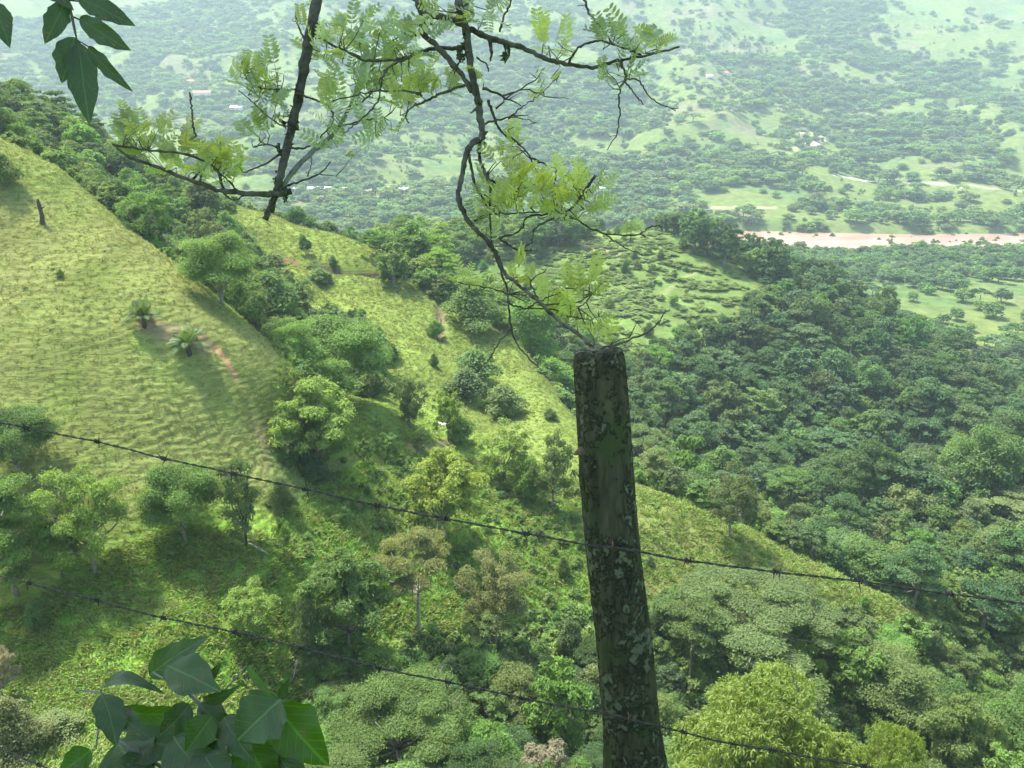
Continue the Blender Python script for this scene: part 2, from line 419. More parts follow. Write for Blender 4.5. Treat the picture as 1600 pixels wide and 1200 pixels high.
def mat_simple(name, col, rough=.8, nscale=8, var=.3, bump=.0, col2=None, stretch=None, thr=(.35, .65), spec=.2, metal=0):
    m, n, l = new_mat(name)
    out = node(n, 'ShaderNodeOutputMaterial'); bs = node(n, 'ShaderNodeBsdfPrincipled')
    bs.inputs['Roughness'].default_value = rough; bs.inputs['Specular IOR Level'].default_value = spec; bs.inputs['Metallic'].default_value = metal
    tc = node(n, 'ShaderNodeTexCoord'); mp = node(n, 'ShaderNodeMapping')
    if stretch: mp.inputs['Scale'].default_value = stretch
    l.new(tc.outputs['Object'], mp.inputs[0])
    nz = node(n, 'ShaderNodeTexNoise'); nz.inputs['Scale'].default_value = nscale; nz.inputs['Detail'].default_value = 6; nz.inputs['Roughness'].default_value = .6
    l.new(mp.outputs[0], nz.inputs['Vector'])
    mr = node(n, 'ShaderNodeMapRange'); mr.inputs[1].default_value = thr[0]; mr.inputs[2].default_value = thr[1]; l.new(nz.outputs[0], mr.inputs[0])
    mx = node(n, 'ShaderNodeMix', data_type='RGBA'); l.new(mr.outputs[0], mx.inputs[0])
    c = np.array(col); c2 = np.array(col2) if col2 else c * (1 + var)
    mx.inputs[6].default_value = (*(c if col2 else c * (1 - var)), 1); mx.inputs[7].default_value = (*c2, 1)
    l.new(mx.outputs[2], bs.inputs['Base Color'])
    if bump:
        bp = node(n, 'ShaderNodeBump'); bp.inputs['Distance'].default_value = bump; l.new(nz.outputs[0], bp.inputs['Height']); l.new(bp.outputs[0], bs.inputs['Normal'])
    l.new(bs.outputs[0], out.inputs[0]); return m
M_ground = mat_ground()
M_leaf = mat_leaf('foliage')
M_bark = mat_simple('tree_bark', (.14, .12, .09), nscale=3, col2=(.26, .24, .2))

# the ground sheet
idx = np.arange(NT * NR).reshape(NT, NR)
F = np.stack([idx[:-1, :-1], idx[:-1, 1:], idx[1:, 1:], idx[1:, :-1]], -1).reshape(-1, 4)
gm = mesh_np('ground', np.stack([GX, GY, GZ], -1).reshape(-1, 3), F, [M_ground])
ca = gm.color_attributes.new('tint', 'FLOAT_COLOR', 'POINT')
ca.data.foreach_set('color', np.concatenate([colr, np.ones(colr.shape[:2] + (1,))], -1).astype(np.float32).ravel())
tag(link('ground', gm), kind='structure')

# ---------------------------------------------------------------- plant building blocks
def unit(v): return v / np.maximum(np.linalg.norm(v, axis=-1, keepdims=True), 1e-9)
def cards(cen, nrm, size, aspect, g, droop=0.0, tang=None):
    """leaf sprays: one bent diamond per spray -> verts, quads"""
    n = len(cen)
    t = g.normal(size=(n, 3)) if tang is None else tang + g.normal(size=(n, 3)) * .25
    t = unit(t - nrm * (t * nrm).sum(-1, keepdims=True))
    b = np.cross(nrm, t)
    s = size[:, None]; a = s * aspect
    V = np.stack([cen - t * s, cen - b * a + nrm * a * .25, cen + t * s - np.array([0, 0, 1]) * s * droop, cen + b * a + nrm * a * .25], 1).reshape(-1, 3)
    return V, np.arange(4 * n).reshape(n, 4)
def tube(pts, rad, sides=6, cap=True):
    pts = np.asarray(pts, float); rad = np.broadcast_to(np.asarray(rad, float), (len(pts),))
    tg = np.gradient(pts, axis=0); tg = unit(tg)
    ref = np.array([0, 0, 1.0]) if abs(tg[:, 2]).mean() < .8 else np.array([1.0, 0, 0])
    u = unit(np.cross(tg, ref)); v = np.cross(tg, u)
    a = np.arange(sides) * 2 * math.pi / sides
    V = (pts[:, None] + rad[:, None, None] * (np.cos(a)[None, :, None] * u[:, None] + np.sin(a)[None, :, None] * v[:, None])).reshape(-1, 3)
    i = np.arange(len(pts) - 1)[:, None] * sides; j = np.arange(sides)[None]
    Fq = np.stack([i + j, i + (j + 1) % sides, i + sides + (j + 1) % sides, i + sides + j], -1).reshape(-1, 4)
    if cap:
        k = len(V); V = np.vstack([V, pts[:1], pts[-1:]])
        j = np.arange(0, sides, 2); e = (len(pts) - 1) * sides
        c1 = np.stack([np.full(len(j), k), (j + 2) % sides, (j + 1) % sides, j], -1)
        c2 = np.stack([np.full(len(j), k + 1), e + j, e + (j + 1) % sides, e + (j + 2) % sides], -1)
        Fq = np.vstack([Fq, c1, c2])
    return V, Fq
def join(parts):
    V, Fs, o = [], [], 0
    for v, f in parts:
        V.append(v); Fs.append(f + o); o += len(v)
    return np.vstack(V), np.vstack(Fs)
def curve(p, q, sag, g, n=7, wob=.03):
    p = np.array(p, float); q = np.array(q, float); t = np.linspace(0, 1, n)[:, None]
    L_ = np.linalg.norm(q - p)
    w = g.normal(size=(n, 3)) * wob * L_; w[0] = 0; w[-1] = 0
    return p * (1 - t) + q * t + np.array([0, 0, 1.0]) * (4 * t * (1 - t)) * sag + w

def lobes_for(kind, g):
    L_ = []
    def add(x, y, z, r, rz): L_.append((x, y, z, r, r * g.uniform(.85, 1.15), rz))
    if kind == 'round':
        for k in range(26):
            a = g.uniform(0, 6.283); el = math.asin(g.uniform(-.75, 1)); rr = g.uniform(.72, 1.0)
            add(3.5 * rr * math.cos(a) * math.cos(el), 3.5 * rr * math.sin(a) * math.cos(el), 5.2 + 3.5 * rr * math.sin(el), g.uniform(1.0, 1.75), g.uniform(.7, 1.2))
        add(0, 0, 5.2, 2.6, 3.0)
    elif kind == 'clumpy':
        for k in range(85):
            a = g.uniform(0, 6.283); el = math.asin(g.uniform(-.8, 1)); rr = g.uniform(.5, 1.05)
            add(4.0 * rr * math.cos(a) * math.cos(el), 4.0 * rr * math.sin(a) * math.cos(el), 5.1 + 4.2 * rr * math.sin(el), g.uniform(.55, .95), g.uniform(.35, .6))
    elif kind == 'umbrella':
        for k in range(34):
            a = g.uniform(0, 6.283); rr = 4.4 * math.sqrt(g.uniform(0, 1))
            add(rr * math.cos(a), rr * math.sin(a), 8.9 - .13 * rr * rr + g.uniform(-1.0, .4), g.uniform(.6, 1.25), g.uniform(.2, .38))
    elif kind == 'layered':
        for z, R_, m in ((8.9, 1.8, 6), (7.6, 3.2, 10), (6.2, 4.2, 12), (4.7, 4.2, 10), (3.0, 3.6, 7)):
            for k in range(m):
                a = g.uniform(0, 6.283); rr = R_ * math.sqrt(g.uniform(.1, 1))
                add(rr * math.cos(a), rr * math.sin(a), z + g.uniform(-.3, .3), g.uniform(.8, 1.3), g.uniform(.25, .4))
    elif kind == 'airy':
        for k in range(52):
            a = g.uniform(0, 6.283); el = math.asin(g.uniform(-.8, 1)); rr = g.uniform(.35, 1.0)
            add(3.9 * rr * math.cos(a) * math.cos(el), 3.9 * rr * math.sin(a) * math.cos(el), 5.1 + 4.3 * rr * math.sin(el), g.uniform(.55, 1.0), g.uniform(.35, .7))
    elif kind == 'bush':
        for k in range(20):
            a = g.uniform(0, 6.283); rr = g.uniform(0, 3.6)
            add(rr * math.cos(a), rr * math.sin(a), g.uniform(1.0, 3.0 + 5.2 * (1 - rr / 4)), g.uniform(1.0, 1.8), g.uniform(.9, 1.6))
        add(0, 0, 3.6, 2.8, 3.4)
    return np.array(L_)
DENS = dict(round=1.0, clumpy=1.1, umbrella=1.0, layered=.9, airy=.55, bush=1.0)
def make_crown(kind, g, n, size, aspect=.5, droop=.3, hang=False):
    lb = lobes_for(kind, g); w = lb[:, 3] * (lb[:, 3] + lb[:, 5]); w = w / w.sum()
    if kind == 'clumpy' and not hang and n > 4000: n = int(n * .55); size = size * 1.5
    n = int(n * DENS[kind]); k = g.choice(len(lb), n, p=w); q = lb[k]
    d = unit(g.normal(size=(n, 3))); d[:, 2] = np.where((d[:, 2] < -.25) & (g.random(n) < .7), -d[:, 2], d[:, 2])
    rad = g.uniform(.5, 1.15, n)[:, None] * (1 + .35 * g.normal(size=(n, 1)) * (g.random((n, 1)) < .22))
    cen = q[:, :3] + d * q[:, 3:6] * rad
    cen[:, 2] = np.maximum(cen[:, 2], .15)
    nr = unit(d * .5 + np.array([0, 0, .5]) + g.normal(size=(n, 3)) * (.5 if kind in ('umbrella', 'layered') else .32))
    s = size * g.uniform(.6, 1.35, n)
    if hang:
        tang = np.tile(np.array([0, 0, -1.0]), (n, 1)) + d * .5
        nr = unit(d + g.normal(size=(n, 3)) * .35)
        return cards(cen, nr, s, aspect, g, droop, tang), lb
    return cards(cen, nr, s, aspect, g, droop), lb
def make_trunk(kind, lb, g, thick=.22, sides=7):
    if kind == 'bush':
        P_ = [tube(curve((g.uniform(-.3, .3), g.uniform(-.3, .3), -.6), (l[0] * .7, l[1] * .7, l[2] * .8), .1, g, 5), np.linspace(.09, .03, 5), 5) for l in lb[:8]]
        return join(P_)
    fork = {'umbrella': 4.2, 'airy': 2.4, 'layered': 3.2, 'clumpy': 1.8, 'round': 1.8}[kind]
    top = np.array([g.uniform(-.3, .3), g.uniform(-.3, .3), fork])
    t = curve((0, 0, -1.2), top, 0, g, 8, .012)
    P_ = [tube(t, thick * np.array([1.7, 1.25, 1.08, 1, .95, .9, .87, .85]), sides)]
    m = {'umbrella': 11, 'airy': 14, 'layered': 10, 'clumpy': 12, 'round': 8}[kind]
    if kind == 'layered':
        P_.append(tube(curve(top, (0, 0, 8.6), 0, g, 6, .01), np.linspace(.8 * thick, .2 * thick, 6), 6))
    sel = g.choice(len(lb), min(m, len(lb)), replace=False)
    for i in sel:
        l = lb[i]; st = top if kind != 'layered' else np.array([0, 0, max(fork, l[2] - 1.2)])
        if kind == 'round' and g.random() < .5: st = top * np.array([1, 1, .8])
        c = curve(st, (l[0], l[1], l[2] - .2), g.uniform(-.6, -.1), g, 6, .03)
        P_.append(tube(c, np.linspace(.5 * thick, .1 * thick, 6), 5))
        if kind in ('airy', 'umbrella'):
            e = l[:3] + g.normal(size=3) * 1.2; P_.append(tube(curve(c[3], e, -.1, g, 4, .04), np.linspace(.22 * thick, .06 * thick, 4), 4))
    return join(P_)

TREE = {}     # (kind, lod) -> list of (crown mesh, trunk mesh)
LOD = {'giant': (70000, .075), 'hero': (30000, .115), 'near': (11000, .19), 'mid': (4600, .30), 'far': (760, .70)}
def variants(kind, lod, count):
    out = []
    for v in range(count):
        g = np.random.default_rng(hash((kind, lod, v, 5).__repr__().__len__()) + 1000 * v + sum(map(ord, kind + lod)))
        n, s = LOD[lod]
        (V, Fq), lb = make_crown(kind, g, n, s)
        cm = mesh_np('crown', V, Fq, [M_leaf], smooth=False)
        tm = mesh_np('trunk', *make_trunk(kind, lb, g), [M_bark])
        out.append((cm, tm))
    TREE[(kind, lod)] = out
variants('umbrella', 'giant', 1)
for kd in ('round', 'clumpy', 'umbrella', 'layered', 'airy', 'bush'):
    variants(kd, 'near', 2); variants(kd, 'hero', 1); variants(kd, 'mid', 3)

# kind -> (object name, category)
KNAME = dict(round=('broadleaf_tree', 'tree'), clumpy=('broadleaf_tree', 'tree'), umbrella=('spreading_tree', 'tree'),
             layered=('layered_tree', 'tree'), airy=('open_crowned_tree', 'tree'), bush=('shrub', 'shrub'))
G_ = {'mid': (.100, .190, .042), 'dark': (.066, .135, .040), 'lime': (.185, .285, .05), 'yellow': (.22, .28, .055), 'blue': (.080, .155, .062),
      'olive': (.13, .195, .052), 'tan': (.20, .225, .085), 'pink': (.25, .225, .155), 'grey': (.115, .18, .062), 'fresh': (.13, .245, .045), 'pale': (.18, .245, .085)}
PLACED = []
def put_tree(kind, lod, x, y, z, h, w, col, label, group=None, rz=None, bark=None, cat=None, name=None):
    vs = TREE[(kind, lod)]; cm, tm = vs[int(rng.integers(len(vs)))]
    nm, ct = KNAME[kind]
    r = empty(name or nm, (x, y, z), rng.uniform(0, 6.28) if rz is None else rz)
    r.scale = (w / 9.6, w / 9.6, h / (10.0 if kind != 'bush' else 8.6))
    tag(r, label, cat or ct, group)
    t = link('trunk' if kind != 'bush' else 'stems', tm, r)
    if bark is not None:
        t.data = tm.copy(); t.data.materials[0] = bark
    c = link('crown' if kind != 'bush' else 'foliage', cm, r); c.color = (*col, 1)
    PLACED.append((x, y, w))
    return r

# ---------------------------------------------------------------- trees one can single out in the photograph
M_bark_pale = mat_simple('pale_bark', (.36, .33, .27), nscale=3, var=.25)
M_bark_dark = mat_simple('dark_bark', (.06, .05, .04), nscale=3, var=.25)
def hand(cx, top, base, width, kind, col, label, Y=None, lod='near', ylo=45, **k):
    if Y is None: p = ground_hit(cx, base, ylo)
    else:
        p = atY(cx, base, Y)
    D = p[1] * CP + p[2] * SP
    w = width / FPX * D
    if width > 125: lod = 'hero'
    if width > 200 and kind == 'umbrella': lod = 'giant'
    gz = float(height(p[0], p[1]))
    tp = atY(cx, top, p[1]); h = max(tp[2] - gz, 1.0)
    if kind == 'bush': h *= .92
    return put_tree(kind, lod, p[0], p[1], gz - .1, h, w, G_[col] if isinstance(col, str) else col, label, **k)
hand(497, 585, 735, 150, 'clumpy', 'lime', 'pale green clump-leaved tree on the bench edge at the foot of the left hill')
hand(492, 692, 752, 66, 'bush', 'dark', 'small dark round shrub below the pale clumped tree on the bench edge')  # dark leaf colour carries the shade beneath the tree
hand(697, 690, 838, 138, 'clumpy', (.27, .35, .055), 'bright yellow-green clumped tree on the lush slope left of the fence post', lod='near')
hand(535, 482, 628, 172, 'round', 'fresh', 'big dense green tree in the hollow between the left hill and the grassy second hill')
hand(420, 415, 520, 110, 'round', 'mid', 'broad green tree just behind the crest of the left hill, above the big dense one', lod='mid')
hand(345, 350, 475, 130, 'round', 'fresh', 'bright topped tree crowding the crest of the left hill', lod='mid')
hand(485, 485, 560, 80, 'bush', 'fresh', 'light green bush at the upper left foot of the big dense tree', lod='mid')
hand(35, 622, 745, 135, 'round', 'mid', 'dark green tree at the left edge where the hill pasture ends')
hand(28, 735, 930, 185, 'layered', 'mid', 'leafy tiered tree filling the left edge of the meadow')
hand(150, 708, 895, 165, 'airy', 'lime', 'feathery yellow-green tree leaning over the meadow beside the tiered tree')
hand(95, 790, 900, 90, 'round', 'fresh', 'low leafy tree in front of the feathery one at the left meadow edge', lod='mid')
hand(292, 712, 842, 135, 'round', 'fresh', 'rounded mid green tree at the head of the lush meadow')
hand(384, 705, 856, 95, 'airy', 'grey', 'grey thin-leaved tree with a bare straight trunk at the head of the meadow', bark=M_bark_dark)
hand(440, 735, 800, 62, 'bush', 'grey', 'greyish shrub right of the thin-leaved tree')
hand(445, 800, 870, 36, 'airy', 'fresh', 'tiny slim sapling on the meadow right of the fallen log', lod='mid')
hand(398, 905, 1000, 105, 'airy', 'lime', 'light airy bushy tree standing alone in the lower meadow')
hand(655, 812, 1000, 135, 'umbrella', 'tan', 'pale flat-topped tree with straw-green crown and thin straight trunk', bark=M_bark_pale)
hand(775, 850, 1010, 140, 'airy', 'tan', 'tan and olive flowering tree beside the pale flat-topped tree', bark=M_bark_pale)
hand(760, 950, 1036, 78, 'umbrella', 'pale', 'small flat-topped tree on one thin pale trunk left of the post', bark=M_bark_pale, lod='mid')
hand(545, 850, 1020, 150, 'clumpy', 'mid', 'darkish mound of shrubs with glossy leaves at the lower edge of the meadow')
hand(490, 920, 1040, 70, 'bush', 'grey', 'greyish leafy shrub on the meadow edge under the lower wire')
hand(600, 1000, 1110, 85, 'round', 'fresh', 'fresh green pointed young tree just below the lower barbed wire')
hand(632, 1072, 1260, 225, 'umbrella', (.12, .205, .045), 'wide feathery flat-crowned tree at the bottom of the picture', Y=60)
hand(870, 1030, 1200, 115, 'clumpy', 'fresh', 'leafy light green tree immediately left of the fence post near the lower wire', Y=72)
hand(850, 1160, 1290, 110, 'airy', 'pink', 'pinkish cream flowering tree at the bottom edge left of the post', Y=62)
hand(760, 1130, 1290, 110, 'round', 'fresh', 'green tree between the feathery flat crown and the pinkish flowering tree', Y=60)
hand(1190, 1020, 1250, 205, 'airy', 'olive', 'olive tree standing behind the big yellow-green mango', Y=80, lod='near')
hand(1140, 722, 838, 92, 'airy', (.10, .14, .05), 'thin-crowned tree with a bare trunk standing on the grassy spur right of the post', lod='near', bark=M_bark)
hand(1067, 672, 760, 112, 'clumpy', 'fresh', 'bright green rounded tree right of the post, above the spur', Y=160)
hand(1020, 700, 780, 84, 'airy', 'pink', 'brownish pink leafless-looking bush touching the right side of the post', Y=140)
hand(1165, 905, 1040, 245, 'umbrella', (.105, .165, .052), 'very wide greyish flat-topped tree on the near flank of the spur')
hand(1080, 930, 1060, 110, 'umbrella', 'grey', 'smaller greyish flat-topped tree between the post and the very wide one')
hand(1330, 985, 1100, 110, 'clumpy', 'fresh', 'fresh green tree at the lower right foot of the spur')
hand(1250, 985, 1100, 70, 'airy', 'lime', 'slim light green tree beside the crown of the mango')
hand(1390, 1010, 1140, 150, 'round', 'olive', 'rounded olive tree below the tip of the grassy spur')
hand(642, 580, 668, 70, 'airy', 'olive', 'slender see-through tree on the green bench right of the big dense tree')
hand(605, 672, 715, 46, 'airy', 'fresh', 'small scrubby tree on the bench between the two clumped trees', lod='mid')
hand(570, 680, 722, 40, 'airy', 'mid', 'little thin tree just right of the pale clumped tree', lod='mid')
hand(660, 660, 705, 38, 'airy', 'olive', 'little crooked bare-limbed tree by the bare earth under the egret', lod='mid')
hand(700, 600, 690, 60, 'airy', 'lime', 'light green scrub tree above the flying egret', lod='mid')
hand(720, 640, 690, 55, 'bush', 'fresh', 'low green bush right of the flying egret', lod='mid')
hand(790, 655, 750, 100, 'airy', 'lime', 'pale green bushy tree above the yellow-green clumped tree', lod='near')
hand(865, 668, 800, 88, 'airy', (.12, .18, .05), 'open-branched light tree close to the left side of the post', lod='near')
hand(825, 700, 780, 60, 'bush', 'fresh', 'round bush between two pale trees left of the post', lod='mid')
hand(742, 435, 548, 112, 'bush', 'mid', 'tall bush mass on the slope right of the brown fence line', lod='near', Y=185)
hand(742, 535, 596, 88, 'bush', 'mid', 'bush below the tall bush mass on the second hill', lod='mid')
hand(786, 590, 648, 84, 'bush', 'olive', 'dull green bush in the gully of the second hill', lod='mid')
hand(680, 492, 525, 34, 'bush', 'fresh', 'small bush touching the brown fence line on the left', lod='mid')
hand(728, 570, 622, 84, 'bush', 'grey', 'greyish bush in the middle of the gully on the second hill', lod='mid')
hand(640, 610, 660, 40, 'bush', 'olive', 'low bush at the foot of the see-through tree', lod='mid')
hand(478, 368, 398, 22, 'round', 'dark', 'small dark solitary tree on the shoulder of the second hill', lod='mid')
hand(500, 412, 442, 50, 'bush', 'mid', 'low bush patch beside the ditch on the second hill', lod='mid')
hand(455, 425, 462, 44, 'bush', 'mid', 'bush patch left of the small palm', lod='mid')
hand(10, 225, 290, 60, 'bush', 'olive', 'olive bush at the left edge near the top of the left hill', lod='mid')
hand(95, 415, 432, 16, 'bush', 'olive', 'tiny tussocky shrub on the middle of the left hill', lod='mid')
hand(1568, 768, 880, 120, 'umbrella', 'pale', 'pale broad flat-topped tree at the right edge above the wire', Y=165, lod='near', bark=M_bark_pale)
hand(1540, 830, 930, 100, 'layered', 'olive', 'tiered olive tree just below the pale flat-topped one at the right edge', Y=150)
hand(1420, 820, 900, 70, 'airy', 'grey', 'sparse tree with several bare pale stems in the right-hand ravine', Y=160, bark=M_bark_pale)
hand(1590, 925, 1040, 110, 'layered', 'mid', 'tall leafy tree at the right edge just under the end of the upper wire', Y=125)
hand(1480, 1080, 1230, 130, 'clumpy', 'olive', 'tree with cream seed clusters right of the mango crown', Y=80)
hand(1590, 1050, 1260, 150, 'round', 'mid', 'dense green tree in the lower right corner', Y=85)
hand(1540, 1165, 1290, 110, 'clumpy', 'fresh', 'light green tree along the bottom edge near the right corner', Y=75)
hand(30, 1085, 1180, 120, 'bush', 'tan', 'straw coloured brushy shrub in the lower left corner')
hand(105, 1120, 1230, 110, 'bush', 'olive', 'brown and green shrub left of the big dark leaves', Y=55)
hand(5, 1000, 1090, 70, 'airy', 'pink', 'pinkish bare-twigged shrub at the left edge of the meadow')
hand(60, 935, 985, 50, 'bush', 'mid', 'shadowy shrub under the tiered tree at the left', lod='mid')
hand(890, 960, 1030, 60, 'bush', 'grey', 'grey-green shrub on the lush slope touching the left side of the post', lod='mid')
hand(880, 862, 900, 26, 'bush', 'olive', 'small tan-topped shrub on the lush slope left of the post', lod='mid')

# the big mango at the lower right, with hanging leaves
def mango(cx, top, width, Y, label, seed, n, hfac=1.0):
    g = np.random.default_rng(seed)
    tp = atY(cx, top, Y); gz = float(height(tp[0], tp[1])); h = tp[2] - gz
    D = tp[1] * CP + tp[2] * SP; w = width / FPX * D
    lb = lobes_for('round', g); nc = n // 14
    k = g.choice(len(lb), nc, p=lb[:, 3]**2 / (lb[:, 3]**2).sum()); d = unit(g.normal(size=(nc, 3))); d[:, 2] = np.where(d[:, 2] < -.2, -d[:, 2], d[:, 2])
    cc = lb[k, :3] + d * lb[k, 3:6] * g.uniform(.8, 1.12, (nc, 1))
    cen = np.repeat(cc, 14, 0); dd = np.repeat(d, 14, 0)
    a = unit(dd * .5 + g.normal(size=cen.shape) * .75 + np.array([0, 0, -.35])); le = g.uniform(.10, .17, len(cen))
    nr = unit(np.cross(a, g.normal(size=a.shape)) + np.array([0, 0, .8])); nr = unit(nr - a * (nr * a).sum(-1, keepdims=True))
    V, Fq = cards(cen + a * le[:, None], nr, le, .2, g, .6, a * 8)
    lb2 = lb.copy()
    r = empty('mango_tree', (tp[0], tp[1], gz - .2), g.uniform(0, 6)); r.scale = (w / 9.6, w / 9.6, h / 9.9)
    tag(r, label, 'tree')
    link('trunk', mesh_np('trunk', *make_trunk('round', lb2, g, .3), [M_bark]), r)
    c = link('crown', mesh_np('crown', V, Fq, [M_leaf], smooth=False), r); c.color = (.19, .275, .045, 1)
    PLACED.append((tp[0], tp[1], w))
mango(1195, 1042, 345, 50, 'big yellow-green mango tree with drooping leaves, right of the foot of the fence post', 11, 60000)
mango(1405, 1122, 175, 47, 'smaller yellow-green mango tree against the right side of the big one', 12, 30000)

# ---------------------------------------------------------------- woods
terr_bvh = None
def visible(p):
    n_ = 40; t = np.linspace(.08, .985, n_); q = p[None] * t[:, None]
    return bool(np.all(height(q[:, 0], q[:, 1]) < q[:, 2] + .3))
SC = []      # scattered trees
grid = {}
def gkey(x, y): return (int(x // 12), int(y // 12))
for (x, y, w) in PLACED: grid.setdefault(gkey(x, y), []).append((x, y, w))
def near_any(x, y, s):
    i, j = gkey(x, y); m = max(1, int(s // 12) + 1)
    for a in range(i - m, i + m + 1):
        for b in range(j - m, j + m + 1):
            for (u, v, w) in grid.get((a, b), ()):
                if (x - u)**2 + (y - v)**2 < (s * .5 + w * .28)**2: return True
    return False
def region(name, poly, r0, r1, sizes, kinds, cols, n, space=.7, hrat=(.8, 1.15), group=None, prob=None, th=(-40, 40), crest=None, skew=1.0):
    g = np.random.default_rng(sum(map(ord, name)))
    rr = np.sqrt(g.uniform(r0**2, r1**2, n)); tt = R(1) * g.uniform(th[0], th[1], n)
    x = rr * np.sin(tt); y = rr * np.cos(tt); z = height(x, y)
    w = sizes[0] + (sizes[1] - sizes[0]) * g.random(n) ** skew; hr = g.uniform(*hrat, n); h = w * hr
    px, py = proj(np.stack([x, y, z + h * .62], -1))
    ok = inpoly(px, py, poly) if poly else np.ones(n, bool)
    if crest is not None: ok &= y > crest(proj(np.stack([x, y, z], -1))[0]) + 5
    rd = river_d(x, y); ok &= np.abs(rd) > river_w(x) + 2 + .2 * w
    if prob is not None: ok &= g.random(n) < prob(x, y, px, py)
    for i in np.nonzero(ok)[0]:
        s = w[i] * space
        if near_any(x[i], y[i], s): continue
        grid.setdefault(gkey(x[i], y[i]), []).append((x[i], y[i], w[i] * space))
        kd = kinds[int(g.integers(len(kinds)))]; cl = cols[int(g.integers(len(cols)))]
        SC.append(dict(x=x[i], y=y[i], z=z[i], h=h[i], w=w[i], kind=kd, col=cl, px=px[i], py=py[i], reg=name, group=group))
# regions are outlines of the woods as seen, with their distance range
region('wooded ravine behind the left hill', [(-60,140),(40,130),(110,160),(160,215),(240,262),(350,310),(385,365),(440,405),(475,470),(560,490),(600,540),(590,590),(540,600),(480,575),(400,515),(310,435),(240,380),(170,322),(90,255),(-60,180)],
       118, 330, (6, 11), ['round','round','airy','layered','bush'], ['mid','dark','olive','fresh','mid','grey'], 7000, .62, group='trees in the wooded ravine behind the left hill', crest=crest1)
region('ridge wood behind the second hill', [(430,318),(470,300),(520,345),(620,385),(700,425),(700,455),(640,425),(560,375),(430,340)], 235, 330, (4, 8), ['round','round','airy'], ['dark','mid'], 2500, .6, group='trees behind the grassy second hill', crest=crest2)
region('wooded hollow at the bottom of the picture', [(470,985),(520,1000),(640,990),(720,1040),(800,1000),(880,1060),(1010,960),(1060,1000),(1060,1260),(500,1260),(480,1100)],
       52, 100, (4, 8), ['round','clumpy','bush','airy','umbrella','bush'], ['mid','dark','fresh','olive','grey','mid'], 5000, .6, group='trees in the wooded hollow at the bottom of the picture')
region('dark forest on the right-hand ridge', [(560,370),(640,350),(720,345),(760,338),(900,345),(930,352),(760,372),(700,400),(690,430),(780,450),(850,470),(880,500),(920,560),(980,570),(1000,560),(1060,520),(1130,500),(1170,470),(1200,430),(1150,380),(1075,352),(1010,340),(1090,345),(1180,380),(1250,408),(1350,452),(1450,500),(1530,550),(1610,600),(1800,690),(1800,760),(1610,680),(1480,740),(1350,790),(1200,790),(1000,740),(900,640),(850,570),(800,500),(700,470)],
       195, 480, (7, 19), ['round','clumpy','umbrella','layered','round','airy'], ['dark','blue','mid','dark','blue','olive','mid','grey'], 16000, .6, hrat=(.65, 1.25), skew=1.4, group='trees of the dark forest on the right-hand ridge')
region('scrub on top of the right-hand ridge', [(700,360),(1060,352),(1180,420),(1140,500),(1000,560),(860,500),(760,440)], 240, 420, (2.5, 6), ['bush','bush','round','airy'], ['fresh','fresh','olive','lime'], 500, 1.3, group='bushes on the open top of the right-hand ridge')
region('ravine wood behind the spur', [(1000,690),(1060,740),(1200,800),(1350,800),(1500,740),(1620,690),(1700,700),(1700,1000),(1600,960),(1500,985),(1380,920),(1250,860),(1150,815),(1040,770),(995,745)],
       112, 262, (5, 14), ['round','layered','airy','umbrella','round','clumpy'], ['mid','olive','dark','mid','fresh','grey','blue'], 9000, .58, hrat=(.7, 1.25), skew=1.3, group='trees in the ravine behind the grassy spur', crest=crest2)
region('lower right wood', [(1040,940),(1300,960),(1480,990),(1620,960),(1750,960),(1750,1300),(1060,1300)], 60, 135, (4.5, 8.5), ['round','clumpy','airy','umbrella','layered','bush'], ['mid','olive','fresh','dark','grey'], 6000, .6, group='trees in the lower right wood')
region('shrubs on the near slope', [(470,760),(900,760),(940,1000),(840,1010),(700,830),(560,830)], 80, 125, (1.4, 3), ['bush','bush','airy'], ['mid','olive','fresh'], 500, 3.0, group='small bushes on the lush slope left of the post')
region('scrub along the spur', [(1000,850),(1060,880),(1340,930),(1450,970),(1440,1010),(1050,960)], 92, 120, (1.5, 3.5), ['bush','airy'], ['olive','fresh','grey'], 900, 1.6, group='small bushes on the grassy spur')
region('bushes on the second hill', [(420,350),(560,390),(690,450),(780,560),(880,640),(820,650),(700,590),(600,520),(480,480)], 135, 240, (1.6, 4), ['bush','bush','airy'], ['mid','olive','fresh'], 130, 2.6, group='small bushes on the grassy second hill')
